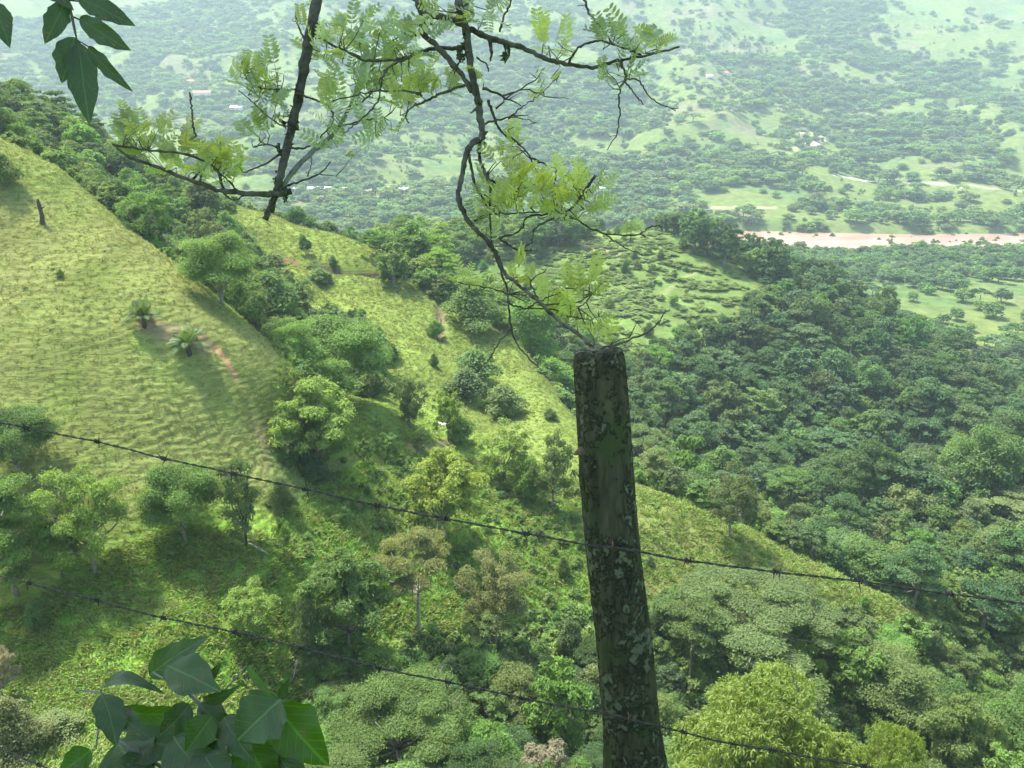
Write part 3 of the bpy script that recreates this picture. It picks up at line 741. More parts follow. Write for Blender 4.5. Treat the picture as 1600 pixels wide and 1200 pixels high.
# valley floor and opposite side, metres wide crowns
def p_plain(x, y, px, py):
    r = np.hypot(x, y); b = fbm(x / 80, y / 80, 3, 50)
    p = np.where(b > .02, .95, .06)
    belt = ((py > 385) & (py < 425)); p = np.where(belt, 1.0, p)
    f = inpoly(px, py, [(1290,425),(1420,448),(1600,440),(1600,520),(1480,508),(1400,480)]); p = np.where(f, .05, p)
    return p
region('valley floor wood', [(-200,330),(500,330),(560,370),(1000,330),(1180,378),(2000,385),(2000,640),(1600,640),(1500,560),(1200,430),(800,380),(-200,380)],
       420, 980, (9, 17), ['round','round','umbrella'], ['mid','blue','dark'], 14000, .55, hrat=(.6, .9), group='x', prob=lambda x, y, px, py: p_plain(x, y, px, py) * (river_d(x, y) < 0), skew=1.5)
def p_far(x, y, px, py):
    r = np.hypot(x, y)
    fold = np.abs(fbm(x / 420 + .35 * fbm(x / 300, y / 300, 2), y / 620, 4, 2.2))
    b = fbm(x / 130, y / 130, 4, 70) + .35 * (.25 - fold) * 4
    p = sstep(-.04, .26, b) * .96 + .04
    low = sstep(1150, 850, r); p = np.maximum(p, low * .8 * (fbm(x / 60, y / 60, 3, 90) > -.15))
    clr = inpoly(px, py, [(1000,20),(1200,20),(1250,80),(1060,85)]) | inpoly(px, py, [(1380,0),(1600,0),(1600,50),(1400,75)]) | inpoly(px, py, [(880,205),(1000,205),(1010,235),(870,240)]) | inpoly(px, py, [(540,200),(780,190),(800,260),(560,300)]) | inpoly(px, py, [(1080,280),(1240,285),(1240,325),(1090,330)]) | inpoly(px, py, [(1290,265),(1600,285),(1600,303),(1400,297),(1290,290)])
    hedge = (np.abs(fbm(x / 170, y / 120, 2, 31)) < .018) | (np.abs(fbm(x / 120, y / 210, 2, 44)) < .012)
    p = np.maximum(p, hedge * .9)
    return np.where(clr, p * .12, p)
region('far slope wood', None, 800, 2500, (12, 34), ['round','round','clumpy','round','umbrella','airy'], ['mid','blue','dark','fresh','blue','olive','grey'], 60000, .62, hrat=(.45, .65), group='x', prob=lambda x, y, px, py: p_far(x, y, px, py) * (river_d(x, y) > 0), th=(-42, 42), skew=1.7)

CN = dict(mid='mid green', dark='dark green', lime='light green', blue='bluish green', olive='olive green', grey='greyish green', fresh='fresh green', tan='tan', pink='pinkish', pale='pale')
KN = dict(round='rounded', clumpy='clumpy-leaved', umbrella='flat-topped', layered='tiered', airy='open-crowned', bush='bushy')
for s in SC:
    if s['reg'] == 'dark forest on the right-hand ridge':      # old dark forest to the right, lighter regrowth to the left
        u = (s['px'] - 930) / 160 + rng.normal() * .5
        s['col'] = ['mid','fresh','olive','mid','lime'][int(rng.integers(5))] if u < 0 else ['dark','blue','dark','dark','mid'][int(rng.integers(5))]
    s['s'] = s['w'] / s['y'] if (-20 < s['px'] < 1620 and -20 < s['py'] < 1225 and s['reg'] not in ('valley floor wood', 'far slope wood')) else 0
    if s['s'] and not visible(np.array([s['x'], s['y'], s['z'] + s['h'] * .8])): s['s'] = 0
n_tree = sum(1 for o in COL.objects if o.parent is None and o.get('category') == 'tree')
n_shrub = sum(1 for o in COL.objects if o.parent is None and o.get('category') == 'shrub')
order = sorted([s for s in SC if s['s'] > 0], key=lambda s: -s['s'])
lim = {'tree': 297 - n_tree, 'shrub': 150 - n_shrub}
chosen = []
for s in order:
    c = KNAME[s['kind']][1]
    if lim[c] <= 0: continue
    lim[c] -= 1; s['ind'] = True; chosen.append(s)
SHORT = {'wooded ravine behind the left hill': 'ravine behind the left hill', 'ridge wood behind the second hill': 'wood behind the second hill',
         'wooded hollow at the bottom of the picture': 'bottom hollow', 'dark forest on the right-hand ridge': 'dark ridge forest', 'scrub on top of the right-hand ridge': 'open ridge top',
         'ravine wood behind the spur': 'ravine behind the grassy spur', 'lower right wood': 'lower right wood', 'shrubs on the near slope': 'lush slope left of the post',
         'scrub along the spur': 'grassy spur', 'bushes on the second hill': 'grassy second hill'}
byreg = {}
for s in chosen: byreg.setdefault(s['reg'], []).append(s)
for rg, ls in byreg.items():
    xs = sorted(q['px'] for q in ls); ys = sorted(q['py'] for q in ls)
    def third(v, a, names): return names[min(2, 3 * a.index(v) // len(a))]
    for q in ls: q['pos'] = third(q['py'], ys, ('upper', 'middle', 'lower')) + ' ' + third(q['px'], xs, ('left', 'centre', 'right'))
    for q in ls: q['lab'] = f"{CN[q['col']]} {KN[q['kind']]} {KNAME[q['kind']][1]}, {q['pos']} of the {SHORT[rg]}"
same = {}
for s in chosen: same.setdefault(s['lab'], []).append(s)
for lb_, ls in same.items():
    if len(ls) == 1: continue
    left = list(ls)
    for key, word in ((lambda q: -q['s'], 'largest'), (lambda q: q['px'], 'leftmost'), (lambda q: -q['px'], 'rightmost'), (lambda q: q['py'], 'highest'), (lambda q: -q['py'], 'lowest')):
        if not left: break
        b = min(ls, key=key)
        if b not in left: continue
        left.remove(b); b['lab'] = word + ' ' + lb_
    if len(left) == 1: left[0]['lab'] = 'middle ' + lb_
    if len(left) == 2:
        left.sort(key=lambda q: q['py']); left[0]['lab'] = 'higher inner ' + lb_; left[1]['lab'] = 'lower inner ' + lb_
for s in chosen:
    c = KNAME[s['kind']][1]
    lod = 'near' if s['s'] > .07 else 'mid'
    if s['s'] > .11: lod = 'hero'
    put_tree(s['kind'], lod, s['x'], s['y'], s['z'] - .3, s['h'], s['w'], tuple(np.array(G_[s['col']]) * rng.uniform(.75, 1.25) * (1 + rng.normal(size=3) * .05)), s['lab'], {'tree': 'trees', 'shrub': 'shrubs'}[c] + ' of the ' + SHORT[s['reg']])

# the rest of the woods: one object, plants instanced on points
def stuff(name, label, rec, tints, sources, kind='stuff'):
    """rec: rows x,y,z, rotation, scale x, scale z, source index; tints: leaf colour of each plant"""
    rec = np.asarray(rec, float)
    me = bpy.data.meshes.new(name); me.vertices.add(len(rec)); me.vertices.foreach_set('co', rec[:, :3].astype(np.float32).ravel())
    a = me.attributes.new('rz', 'FLOAT_VECTOR', 'POINT'); a.data.foreach_set('vector', np.stack([rec[:, 3] * 0, rec[:, 3] * 0, rec[:, 3]], -1).astype(np.float32).ravel())
    a = me.attributes.new('sc', 'FLOAT_VECTOR', 'POINT'); a.data.foreach_set('vector', np.stack([rec[:, 4], rec[:, 4], rec[:, 5]], -1).astype(np.float32).ravel())
    a = me.attributes.new('vid', 'INT', 'POINT'); a.data.foreach_set('value', rec[:, 6].astype(np.int32))
    a = me.attributes.new('tint', 'FLOAT_VECTOR', 'POINT'); a.data.foreach_set('vector', np.asarray(tints, np.float32).ravel())
    o = link(name, me); tag(o, label, name.replace('_', ' '), None, kind)
    cl = bpy.data.collections.new(name + '_plants')
    for i, m_ in enumerate(sources):
        q = bpy.data.objects.new('plant_%03d' % i, m_); cl.objects.link(q)
    ng = bpy.data.node_groups.new(name, 'GeometryNodeTree')
    ng.interface.new_socket('Geometry', in_out='INPUT', socket_type='NodeSocketGeometry')
    ng.interface.new_socket('Geometry', in_out='OUTPUT', socket_type='NodeSocketGeometry')
    N = ng.nodes; Lk = ng.links
    gi = N.new('NodeGroupInput'); go = N.new('NodeGroupOutput'); ip = N.new('GeometryNodeInstanceOnPoints'); ci = N.new('GeometryNodeCollectionInfo')
    ci.inputs['Collection'].default_value = cl; ci.inputs['Separate Children'].default_value = True; ci.inputs['Reset Children'].default_value = True
    def na(nm, ty):
        k = N.new('GeometryNodeInputNamedAttribute'); k.data_type = ty; k.inputs['Name'].default_value = nm; return k.outputs['Attribute']
    Lk.new(gi.outputs[0], ip.inputs['Points']); Lk.new(ci.outputs[0], ip.inputs['Instance']); ip.inputs['Pick Instance'].default_value = True
    Lk.new(na('vid', 'INT'), ip.inputs['Instance Index']); Lk.new(na('rz', 'FLOAT_VECTOR'), ip.inputs['Rotation']); Lk.new(na('sc', 'FLOAT_VECTOR'), ip.inputs['Scale'])
    Lk.new(ip.outputs[0], go.inputs[0])
    md = o.modifiers.new('plants', 'NODES'); md.node_group = ng
    return o
FK = ['round', 'umbrella', 'layered', 'airy', 'bush', 'clumpy']; FCOL = ['mid', 'dark', 'blue', 'olive', 'fresh', 'grey', 'lime', 'tan', 'pink']
def far_mesh(kind, v, n, size):
    g = np.random.default_rng(300 + v * 7 + sum(map(ord, kind)))
    (V, Fq), lb = make_crown(kind, g, n, size)
    lo = join([tube([(0, 0, -2), (0, 0, 3), (0, 0, 5.5)], [.35, .25, .15], 5)]) if kind != 'bush' else join([tube([(0, 0, -1), (0, 0, 1)], .2, 4)])
    V2, F2 = join([(V, Fq), lo]); mi = np.zeros(len(F2)); mi[len(Fq):] = 1
    return mesh_np('plant', V2, F2, [M_leaf, M_bark], smooth=False, matidx=mi)
src_f, src_id = [], {}
for kd in FK:
    for lodn, (n_, s_) in (('m', (2600, .38)), ('f', (700, .72))):
        for v in range(2):
            me_ = far_mesh(kd, v + (5 if lodn == 'f' else 0), n_, s_)
            src_id[(kd, lodn, v)] = len(src_f); src_f.append(me_)
rec = []; tin = []
for s in SC:
    if s.get('ind'): continue
    lodn = 'm' if s['y'] < 420 else 'f'
    rec.append((s['x'], s['y'], s['z'] - .3, rng.uniform(0, 6.28), s['w'] / 9.6, s['h'] / (10. if s['kind'] != 'bush' else 8.6), src_id[(s['kind'], lodn, int(rng.integers(2)))]))
    tin.append(np.array(G_[s['col']]) * rng.uniform(.72, 1.3) * (1 + rng.normal(size=3) * .06) * (1.15 if s['y'] > 420 else 1))  # distant crowns tinted lighter, bright light put into their leaf colour
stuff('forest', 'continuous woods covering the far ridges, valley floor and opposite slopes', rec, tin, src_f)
print('SCATTER', len(SC), 'forest', len(rec), 'lim', lim)

# undergrowth: low scrub between and under the trees
src_u = []
for kd in ('bush', 'airy'):
    for v in range(3):
        me_ = far_mesh('bush', 20 + v + (5 if kd == 'airy' else 0), 420, .95)
        src_u.append(me_)
def under(n, r0, r1, poly, s0, s1, seed, th=(-38, 38), cond=None):
    g = np.random.default_rng(seed); rr = np.sqrt(g.uniform(r0**2, r1**2, n)); tt = R(1) * g.uniform(th[0], th[1], n)
    x = rr * np.sin(tt); y = rr * np.cos(tt); z = height(x, y); px, py = proj(np.stack([x, y, z], -1))
    ok = inpoly(px, py, poly) if poly else np.ones(n, bool)
    if cond is not None: ok &= cond(x, y, px, py, rr)
    s = g.uniform(s0, s1, n) / 9.6
    R_ = np.stack([x, y, z - .1, g.uniform(0, 6.28, n), s, s * g.uniform(.6, 1.1, n), g.integers(0, len(src_u), n)], -1)
    return R_[ok]
U = [under(16000, 225, 420, [(690,370),(1075,352),(1200,425),(1160,520),(1000,600),(860,520),(740,440)], 2.0, 5.5, 1, cond=lambda x, y, px, py, r: fbm(x / 22, y / 6, 3, 3) > -.12),
     under(9000, 60, 135, None, 1.0, 3.0, 2, cond=lambda x, y, px, py, r: forest_mask(px, py, r, y)),
     under(9000, 112, 300, None, 1.5, 4.5, 3, cond=lambda x, y, px, py, r: forest_mask(px, py, r, y)),
     under(2200, 80, 125, [(430,700),(560,690),(760,690),(900,740),(930,1010),(640,1000),(430,880)], .7, 1.8, 4, cond=lambda x, y, px, py, r: fbm(x / 9, y / 9, 3, 3) > .12),
     under(5000, 20, 58, None, 1.0, 3.2, 5, th=(-44, 44)),
     under(9000, 880, 2400, None, 3, 8, 7, cond=lambda x, y, px, py, r: p_far(x, y, px, py) > .1)]
NTOP = len(U[0]); U[0][:, 5] *= .32; U[0][:, 4] *= 1.2; U = np.vstack(U); ucol = np.array([G_[c_] for c_ in ('mid', 'olive', 'fresh', 'lime', 'mid')])
stuff('undergrowth', 'low scrub and bushes growing between the trees and over the ridge top', U, np.where((np.arange(len(U)) < NTOP)[:, None], np.array([(.17, .25, .062)]), ucol[rng.integers(0, 5, len(U))]) * rng.uniform(.85, 1.2, (len(U), 1)), src_u)

# grass: tufts on the near slopes
M_grass = mat_leaf('grass_blades', transl=.35, var=.3, gloss=.02, nscale=3, warm=(.34, .32, .12), warmth=.45)
src_g = []
for v in range(4):
    g = np.random.default_rng(50 + v); n_ = 16
    a = g.uniform(0, 6.28, n_); r_ = g.uniform(0, .45, n_); b0 = np.stack([r_ * np.cos(a), r_ * np.sin(a), np.full(n_, -.05)], -1)
    le = g.uniform(.35, .8, n_)[:, None]; d = unit(np.stack([np.cos(a) * .8, np.sin(a) * .8, np.full(n_, 1.0)], -1) + g.normal(size=(n_, 3)) * .3)
    sd = unit(np.cross(d, g.normal(size=(n_, 3)))) * .045
    mid = b0 + d * le * .55; tip = mid + (d * .45 + np.array([0, 0, -.25])) * le
    V = np.stack([b0 - sd, b0 + sd, mid + sd * .9, tip, mid - sd * .9], 1).reshape(-1, 3)
    k = np.arange(n_)[:, None] * 5
    Fq = np.vstack([k + np.array([[0, 1, 2, 4]]), k + np.array([[4, 2, 3, 3]])])
    F4 = k + np.array([[0, 1, 2, 4]]); F3 = k + np.array([[4, 2, 3]])
    me_ = bpy.data.meshes.new('tuft'); me_.from_pydata(V.tolist(), [], F4.tolist() + F3.tolist()); me_.materials.append(M_grass)
    src_g.append(me_)
def hill_thin(r, g): return (g.random(len(r)) < np.where((r > 88) & (r < 165), .55, 1.0)).astype(int)
def grass(n, r0, r1, seed, th, s0, s1, dry=0):
    g = np.random.default_rng(seed); rr = np.sqrt(g.uniform(r0**2, r1**2, n)); tt = R(1) * g.uniform(th[0], th[1], n)
    x = rr * np.sin(tt); y = rr * np.cos(tt); z = height(x, y); px, py = proj(np.stack([x, y, z], -1))
    ok = (px > -60) & (hill_thin(rr, g) > 0) & (px < 1660) & (py < 1260) & ~forest_mask(px, py, rr, y)
    hill = sstep(82, 90, rr)
    for (p_, w_) in SOILS[:11]: ok &= dseg(x, y, p_) > w_ * .9
    band = .5 + .5 * np.sin(6.283 * (z + 3.2 * fbm(x / 13, y / 13, 4, 14)) / .95)
    gate = sstep(-.25, .25, fbm(x / 7, y / 7, 3, 71)); band = band * gate + .45 * (1 - gate)
    clump = fbm(x / 3.2, y / 3.2, 3, 15)
    ok &= g.random(n) < np.where(hill > .5, .5, .35 + .9 * np.clip(clump + .2, 0, 1))
    lushm = (rr < 88) | ((px > 430) & (rr < 125))
    vi = np.where(lushm, g.choice([2, 3, 2, 0], n), g.choice([0, 1, 4, 1, 0, 2], n)) + 5 * g.integers(0, 4, n)
    hills = np.where(px > 340, 1, 0)
    s = g.uniform(s0, s1, n) * np.where(lushm, 1.35, .55)
    R_ = np.stack([x, y, z, g.uniform(0, 6.28, n), s, s * g.uniform(.6, 1.1, n), vi], -1)
    return R_[ok]
Gs = np.vstack([grass(230000, 50, 165, 1, (-43, 36), .55, 1.15), grass(60000, 165, 245, 2, (-24, 10), .8, 1.7)])
gcol = np.array([(.148, .182, .048), (.165, .188, .056), (.125, .25, .03), (.17, .29, .04), (.16, .175, .062)])
gv = Gs[:, 6].astype(int); Gs[:, 6] = gv // 5
stuff('grass', 'tussocky pasture grass on the near hills and meadow', Gs, gcol[gv % 5], src_g)
print('GRASS', len(Gs))
# ---------------------------------------------------------------- river
m, n, l = new_mat('muddy_water')
bs = node(n, 'ShaderNodeBsdfPrincipled'); out = node(n, 'ShaderNodeOutputMaterial'); tc = node(n, 'ShaderNodeTexCoord')
mp = node(n, 'ShaderNodeMapping'); mp.inputs['Scale'].default_value = (.012, .05, 1); nz = node(n, 'ShaderNodeTexNoise'); nz.inputs['Scale'].default_value = 1; nz.inputs['Detail'].default_value = 4
l.new(tc.outputs['Object'], mp.inputs[0]); l.new(mp.outputs[0], nz.inputs['Vector'])
cr = node(n, 'ShaderNodeValToRGB'); cr.color_ramp.elements[0].position = .35; cr.color_ramp.elements[0].color = (.27, .155, .105, 1); cr.color_ramp.elements[1].position = .65; cr.color_ramp.elements[1].color = (.36, .225, .16, 1)
l.new(nz.outputs[0], cr.inputs[0]); l.new(cr.outputs[0], bs.inputs['Base Color']); bs.inputs['Roughness'].default_value = .35
l.new(bs.outputs[0], out.inputs[0])
xs = np.linspace(-860, 860, 160); yc = np.interp(xs, _rx, _ry); hw = river_w(xs) + 14
V = np.concatenate([np.stack([xs, yc - hw, xs * 0 + WATER], -1), np.stack([xs, yc + hw, xs * 0 + WATER], -1)])
k = np.arange(159); F = np.stack([k, k + 1, k + 161, k + 160], -1)
tag(link('river', mesh_np('river', V, F, [m])), kind='structure')

# ---------------------------------------------------------------- small helpers for solid things
def boxq(c, s):
    c = np.array(c, float); s = np.array(s, float) / 2
    V = np.array([[x, y, z] for z in (-1, 1) for x, y in ((-1, -1), (1, -1), (1, 1), (-1, 1))]) * s + c
    return V, np.array([[0, 3, 2, 1], [4, 5, 6, 7], [0, 1, 5, 4], [1, 2, 6, 5], [2, 3, 7, 6], [3, 0, 4, 7]])
M_wall = mat_simple('painted_wall', (.72, .68, .62), nscale=.5, var=.1)
M_roof_r = mat_simple('red_roof', (.42, .16, .10), nscale=.4, var=.2)
M_roof_w = mat_simple('pale_roof', (.72, .72, .70), nscale=.4, var=.1)
M_dark = mat_simple('dark_opening', (.05, .05, .05), nscale=1, var=.2)
def house(px, py, wid, dep, hei, roofm, label, rz=0, nwin=3):
    p = ground_hit(px, py, 600); r = empty('farm_house', (p[0], p[1], p[2] - .3), rz); tag(r, label, 'house', None)
    link('wall', mesh_np('wall', *boxq((0, 0, hei / 2), (wid, dep, hei)), [M_wall], False), r)
    e = 1.0; rh = dep * .28; w2 = wid / 2 + e; d2 = dep / 2 + e; z0 = hei + .01; t = .25
    prof = [(-d2, z0 - .2), (0, z0 + rh), (d2, z0 - .2), (d2, z0 - .2 + t), (0, z0 + rh + t), (-d2, z0 - .2 + t)]
    V = np.array([(x, a, b) for x in (-w2, w2) for a, b in prof])
    F = [[0, 6, 7, 1], [1, 7, 8, 2], [2, 8, 9, 3], [3, 9, 10, 4], [4, 10, 11, 5], [5, 11, 6, 0], [0, 1, 4, 5], [1, 2, 3, 4], [6, 11, 10, 7], [7, 10, 9, 8]]
    link('roof', mesh_np('roof', V, F, [roofm], False), r)
    link('door', mesh_np('door', *boxq((wid * .1, -dep / 2 - .03, 1.1), (1.2, .1, 2.2)), [M_dark], False), r)
    for i in range(nwin):
        link('window', mesh_np('window', *boxq((-wid * .4 + i * wid * .8 / max(nwin - 1, 1) + .4, -dep / 2 - .03, 1.7), (1.3, .1, 1.1)), [M_dark], False), r)
    return r
house(317, 149, 30, 13, 5, M_roof_r, 'long farm house with reddish roof on the far slope, upper left', .1)
house(300, 130, 22, 10, 4, M_roof_r, 'small farm house above the long reddish one on the far slope', -.2)
house(371, 172, 22, 11, 5, M_roof_w, 'white farm house with pale roof right of the leafy branch, far slope')
house(1128, 118, 24, 12, 5, M_roof_r, 'white house with red roof high on the far slope, right half', .2)
house(1108, 122, 12, 8, 4, M_roof_w, 'small white outbuilding beside the red-roofed house on the far slope', .1, 2)
house(180, 178, 20, 11, 4, M_roof_w, 'pale house behind the tip of the hanging dark leaf')
for i, (hx_, hy_, w_) in enumerate([(458, 300, 14), (492, 299, 16), (516, 299, 12), (536, 300, 13), (600, 299, 16), (632, 301, 12)]):
    house(hx_, hy_, w_, 8, 4, M_roof_w, ('leftmost', 'second from left', 'third from left', 'third from right', 'second from right', 'rightmost')[i] + ' low white shed in the row under the far slope', 0, 2)['group'] = 'low white sheds in a row across the valley'
house(940, 299, 12, 7, 4, M_roof_w, 'lone white shed across the valley beside the bright leaf cluster', 0, 2)

# ---------------------------------------------------------------- palms, log, stumps, egret
M_frond = mat_leaf('palm_frond', transl=.3, use_obj=False, col=(.10, .17, .06), var=.2)
def palm(cx, top, base, label, seed, dark=False):
    g = np.random.default_rng(seed); p = ground_hit(cx, base, 70); D = p[1] * CP + p[2] * SP; h = (base - top) / FPX * D * 1.15
    r = empty('small_palm', (p[0], p[1], p[2] - .05), g.uniform(0, 6)); r.scale = (h / 2.3,) * 3; tag(r, label, 'palm')
    link('trunk', mesh_np('trunk', *tube([(0, 0, -.3), (.04, 0, .25), (0, 0, .6)], [.2, .16, .13], 8), [M_bark_dark]), r)
    Ps = []
    for k in range(20):
        a = k * 2.4 + g.uniform(-.2, .2); el = g.uniform(.35, 1.35); L_ = g.uniform(1.7, 2.3)
        t = np.linspace(0, 1, 9)[:, None]; o = np.array([math.cos(a), math.sin(a), 0])
        c = np.array([0, 0, .55]) + o * L_ * t * math.cos(el) + np.array([0, 0, 1]) * (L_ * t * math.sin(el) - .75 * L_ * t**2 * math.cos(el) * 1.1)
        Ps.append(tube(c, np.linspace(.03, .008, 9), 4))
        tg = unit(np.gradient(c, axis=0)); sd = unit(np.cross(tg, [0, 0, 1.0]))
        tt = np.linspace(.12, 1, 26); cc = np.stack([np.interp(tt, t[:, 0], c[:, i]) for i in range(3)], -1); ss = np.stack([np.interp(tt, t[:, 0], sd[:, i]) for i in range(3)], -1); gg = np.stack([np.interp(tt, t[:, 0], tg[:, i]) for i in range(3)], -1)
        for s_ in (-1, 1):
            d = unit(ss * s_ + gg * .7 + np.array([0, 0, -.25])); le = (.45 * np.sin(np.pi * (.15 + .8 * tt)))[:, None]
            V = np.stack([cc - gg * .035, cc + d * le * .5 - gg * .03, cc + d * le + np.array([0, 0, -.08]), cc + d * le * .5 + gg * .03], 1).reshape(-1, 3)
            Ps.append((V, np.arange(len(V)).reshape(-1, 4)))
    link('fronds', mesh_np('fronds', *join(Ps), [M_frond], False), r)
palm(226, 468, 508, 'small upright palm on the left hill, left of the spreading palm', 1)
palm(295, 503, 550, 'spreading feathery palm on the left hill at the top of the bare gully', 2)
palm(474, 430, 452, 'tiny dark palm on the second hill under the bush patch', 3)
g = np.random.default_rng(5)
pl = [ground_hit(x, y, 60) + np.array([0, 0, .12]) for x, y in ((378, 851), (392, 852), (406, 860), (419, 868))]
lg = link('fallen_log', mesh_np('fallen_log', *join([tube(pl, [.10, .16, .17, .12], 8), tube([pl[1], pl[1] + np.array([.5, .6, .9])], [.08, .03], 6), tube([pl[2], pl[2] + np.array([-.5, -.3, .6])], [.07, .03], 6)]), [M_bark_pale])); tag(lg, 'pale fallen log lying on the meadow at the foot of the bare-trunked tree', 'log')
def stump(px, base, top, w, label):
    p = ground_hit(px, base, 70); D = p[1] * CP + p[2] * SP; h = (base - top) / FPX * D / CP; r_ = w / FPX * D / 2
    g = np.random.default_rng(int(px)); c = np.array([p + np.array([g.normal() * .06, g.normal() * .06, t * h]) for t in (-.15, .1, .35, .6, .85, 1.0)])
    o = link('dead_trunk', mesh_np('dead_trunk', *join([tube(c, r_ * np.array([1.5, 1.1, .9, .85, .8, .5]), 8), tube([c[3], c[3] + np.array([r_ * 2.5, 0, h * .1])], [r_ * .5, r_ * .2], 5)]), [M_bark_dark])); tag(o, label, 'dead tree')
stump(67, 350, 314, 7, 'lone dark dead trunk standing high on the left hill pasture')
stump(1268, 876, 852, 6, 'left of two short dark dead trunks behind the crest of the spur')
stump(1289, 884, 862, 6, 'right of two short dark dead trunks behind the crest of the spur')
for i, (a, b, t_) in enumerate([(686, 450, 438), (688, 478, 466), (689, 510, 498)]):
    p = ground_hit(a, b, 100); D = p[1] * CP
    o = link('field_post', mesh_np('field_post', *tube([p - np.array([0, 0, .3]), p + np.array([.05, 0, 1.0]), p + np.array([0, 0, 1.9])], [.14, .12, .1], 6), [M_bark_dark]))
    tag(o, ('highest', 'middle', 'lowest')[i] + ' of three dark field posts on the brown line down the second hill', 'post', 'field posts on the second hill')

def egret():
    p = atY(692, 663, 112); r = empty('egret', p, R(65)); tag(r, 'white egret flying with spread wings over the green bench below the left hill', 'bird')
    M_w = mat_simple('white_feathers', (.85, .85, .83), nscale=4, var=.05); M_b = mat_simple('beak_yellow', (.6, .4, .06), nscale=4, var=.1)
    xs = [-.42, -.34, -.22, -.1, .02, .14, .22, .30, .37, .42, .47]; zs = [0, .0, 0, 0, 0, .02, .03, .06, .10, .11, .105]; rs = [.03, .055, .07, .085, .085, .06, .04, .032, .038, .036, .015]
    P_ = [tube([(x, 0, z) for x, z in zip(xs, zs)], rs, 10)]
    for s_ in (-1, 1):
        top, bot = [], []
        for t in np.linspace(0, 1, 8):
            y = s_ * (.05 + .62 * t); z = .05 + .42 * t - .18 * t * t; c = .30 * (1 - .55 * t**2); sw = -.05 - .16 * t
            top += [(.14 + sw, y, z + .012), (.02 + sw - c * .3, y, z + .03), (.12 + sw - c, y, z - .01)]
        top = np.array(top); bot = top - np.array([0, 0, .02]); V = np.vstack([top, bot]); N3 = len(top); Fs = []
        for i in range(7):
            for j in range(2):
                a = i * 3 + j; Fs += [[a, a + 1, a + 4, a + 3], [a + N3, a + 3 + N3, a + 4 + N3, a + 1 + N3]]
            a = i * 3; Fs += [[a, a + 3, a + 3 + N3, a + N3], [a + 2, a + 2 + N3, a + 5 + N3, a + 5]]
        a = 21; Fs += [[a, a + 1, a + 1 + N3, a + N3], [a + 1, a + 2, a + 2 + N3, a + 1 + N3]]
        P_.append((V, np.array(Fs)))
    link('body', mesh_np('body', *join(P_), [M_w]), r)
    link('beak', mesh_np('beak', *tube([(.465, 0, .105), (.53, 0, .10), (.58, 0, .095)], [.014, .009, .002], 6), [M_b]), r)
    for s_ in (-1, 1): link('leg', mesh_np('leg', *tube([(-.38, s_ * .025, -.01), (-.52, s_ * .03, -.02), (-.66, s_ * .035, -.035)], .009, 5), [M_dark]), r)
egret()

# ---------------------------------------------------------------- fence post
def catmull(P_, m_=8):
    P_ = np.asarray(P_, float); Q = np.vstack([2 * P_[0] - P_[1], P_, 2 * P_[-1] - P_[-2]]); o = []
    for i in range(1, len(Q) - 2):
        for t in np.linspace(0, 1, m_, endpoint=False):
            a, b, c, d = Q[i-1], Q[i], Q[i+1], Q[i+2]
            o.append(.5 * (2 * b + (c - a) * t + (2 * a - 5 * b + 4 * c - d) * t * t + (3 * b - a - 3 * c + d) * t**3))
    o.append(P_[-1]); return np.array(o)
m, n, l = new_mat('lichened_wood')
bs = node(n, 'ShaderNodeBsdfPrincipled'); bs.inputs['Roughness'].default_value = .9; bs.inputs['Specular IOR Level'].default_value = .1
out = node(n, 'ShaderNodeOutputMaterial'); tc = node(n, 'ShaderNodeTexCoord')
mp = node(n, 'ShaderNodeMapping'); mp.inputs['Scale'].default_value = (70, 70, 4); l.new(tc.outputs['Object'], mp.inputs[0])
n1_ = node(n, 'ShaderNodeTexNoise'); n1_.inputs['Scale'].default_value = 1; n1_.inputs['Detail'].default_value = 7; l.new(mp.outputs[0], n1_.inputs['Vector'])
c1 = node(n, 'ShaderNodeValToRGB'); c1.color_ramp.elements[0].position = .35; c1.color_ramp.elements[0].color = (.030, .032, .020, 1); c1.color_ramp.elements[1].position = .7; c1.color_ramp.elements[1].color = (.075, .072, .042, 1)
l.new(n1_.outputs[0], c1.inputs[0])
n2_ = node(n, 'ShaderNodeTexNoise'); n2_.inputs['Scale'].default_value = 9; n2_.inputs['Detail'].default_value = 5; n2_.inputs['Roughness'].default_value = .6; l.new(tc.outputs['Object'], n2_.inputs['Vector'])
m2_ = node(n, 'ShaderNodeMapRange'); m2_.inputs[1].default_value = .5; m2_.inputs[2].default_value = .62; l.new(n2_.outputs[0], m2_.inputs[0])
x1 = node(n, 'ShaderNodeMix', data_type='RGBA'); l.new(m2_.outputs[0], x1.inputs[0]); l.new(c1.outputs[0], x1.inputs[6]); x1.inputs[7].default_value = (.042, .058, .024, 1)
n3_ = node(n, 'ShaderNodeTexNoise'); n3_.inputs['Scale'].default_value = 48; n3_.inputs['Detail'].default_value = 8; n3_.inputs['Roughness'].default_value = .65; l.new(tc.outputs['Object'], n3_.inputs['Vector'])
n4_ = node(n, 'ShaderNodeTexNoise'); n4_.inputs['Scale'].default_value = 7; n4_.inputs['Detail'].default_value = 2; l.new(tc.outputs['Object'], n4_.inputs['Vector'])
ml = node(n, 'ShaderNodeMath', operation='MULTIPLY_ADD'); l.new(n4_.outputs[0], ml.inputs[0]); ml.inputs[1].default_value = .6; l.new(n3_.outputs[0], ml.inputs[2])
m3_ = node(n, 'ShaderNodeMapRange'); m3_.inputs[1].default_value = .79; m3_.inputs[2].default_value = .89; l.new(ml.outputs[0], m3_.inputs[0])
n5_ = node(n, 'ShaderNodeTexNoise'); n5_.inputs['Scale'].default_value = 90; n5_.inputs['Detail'].default_value = 3; l.new(tc.outputs['Object'], n5_.inputs['Vector'])
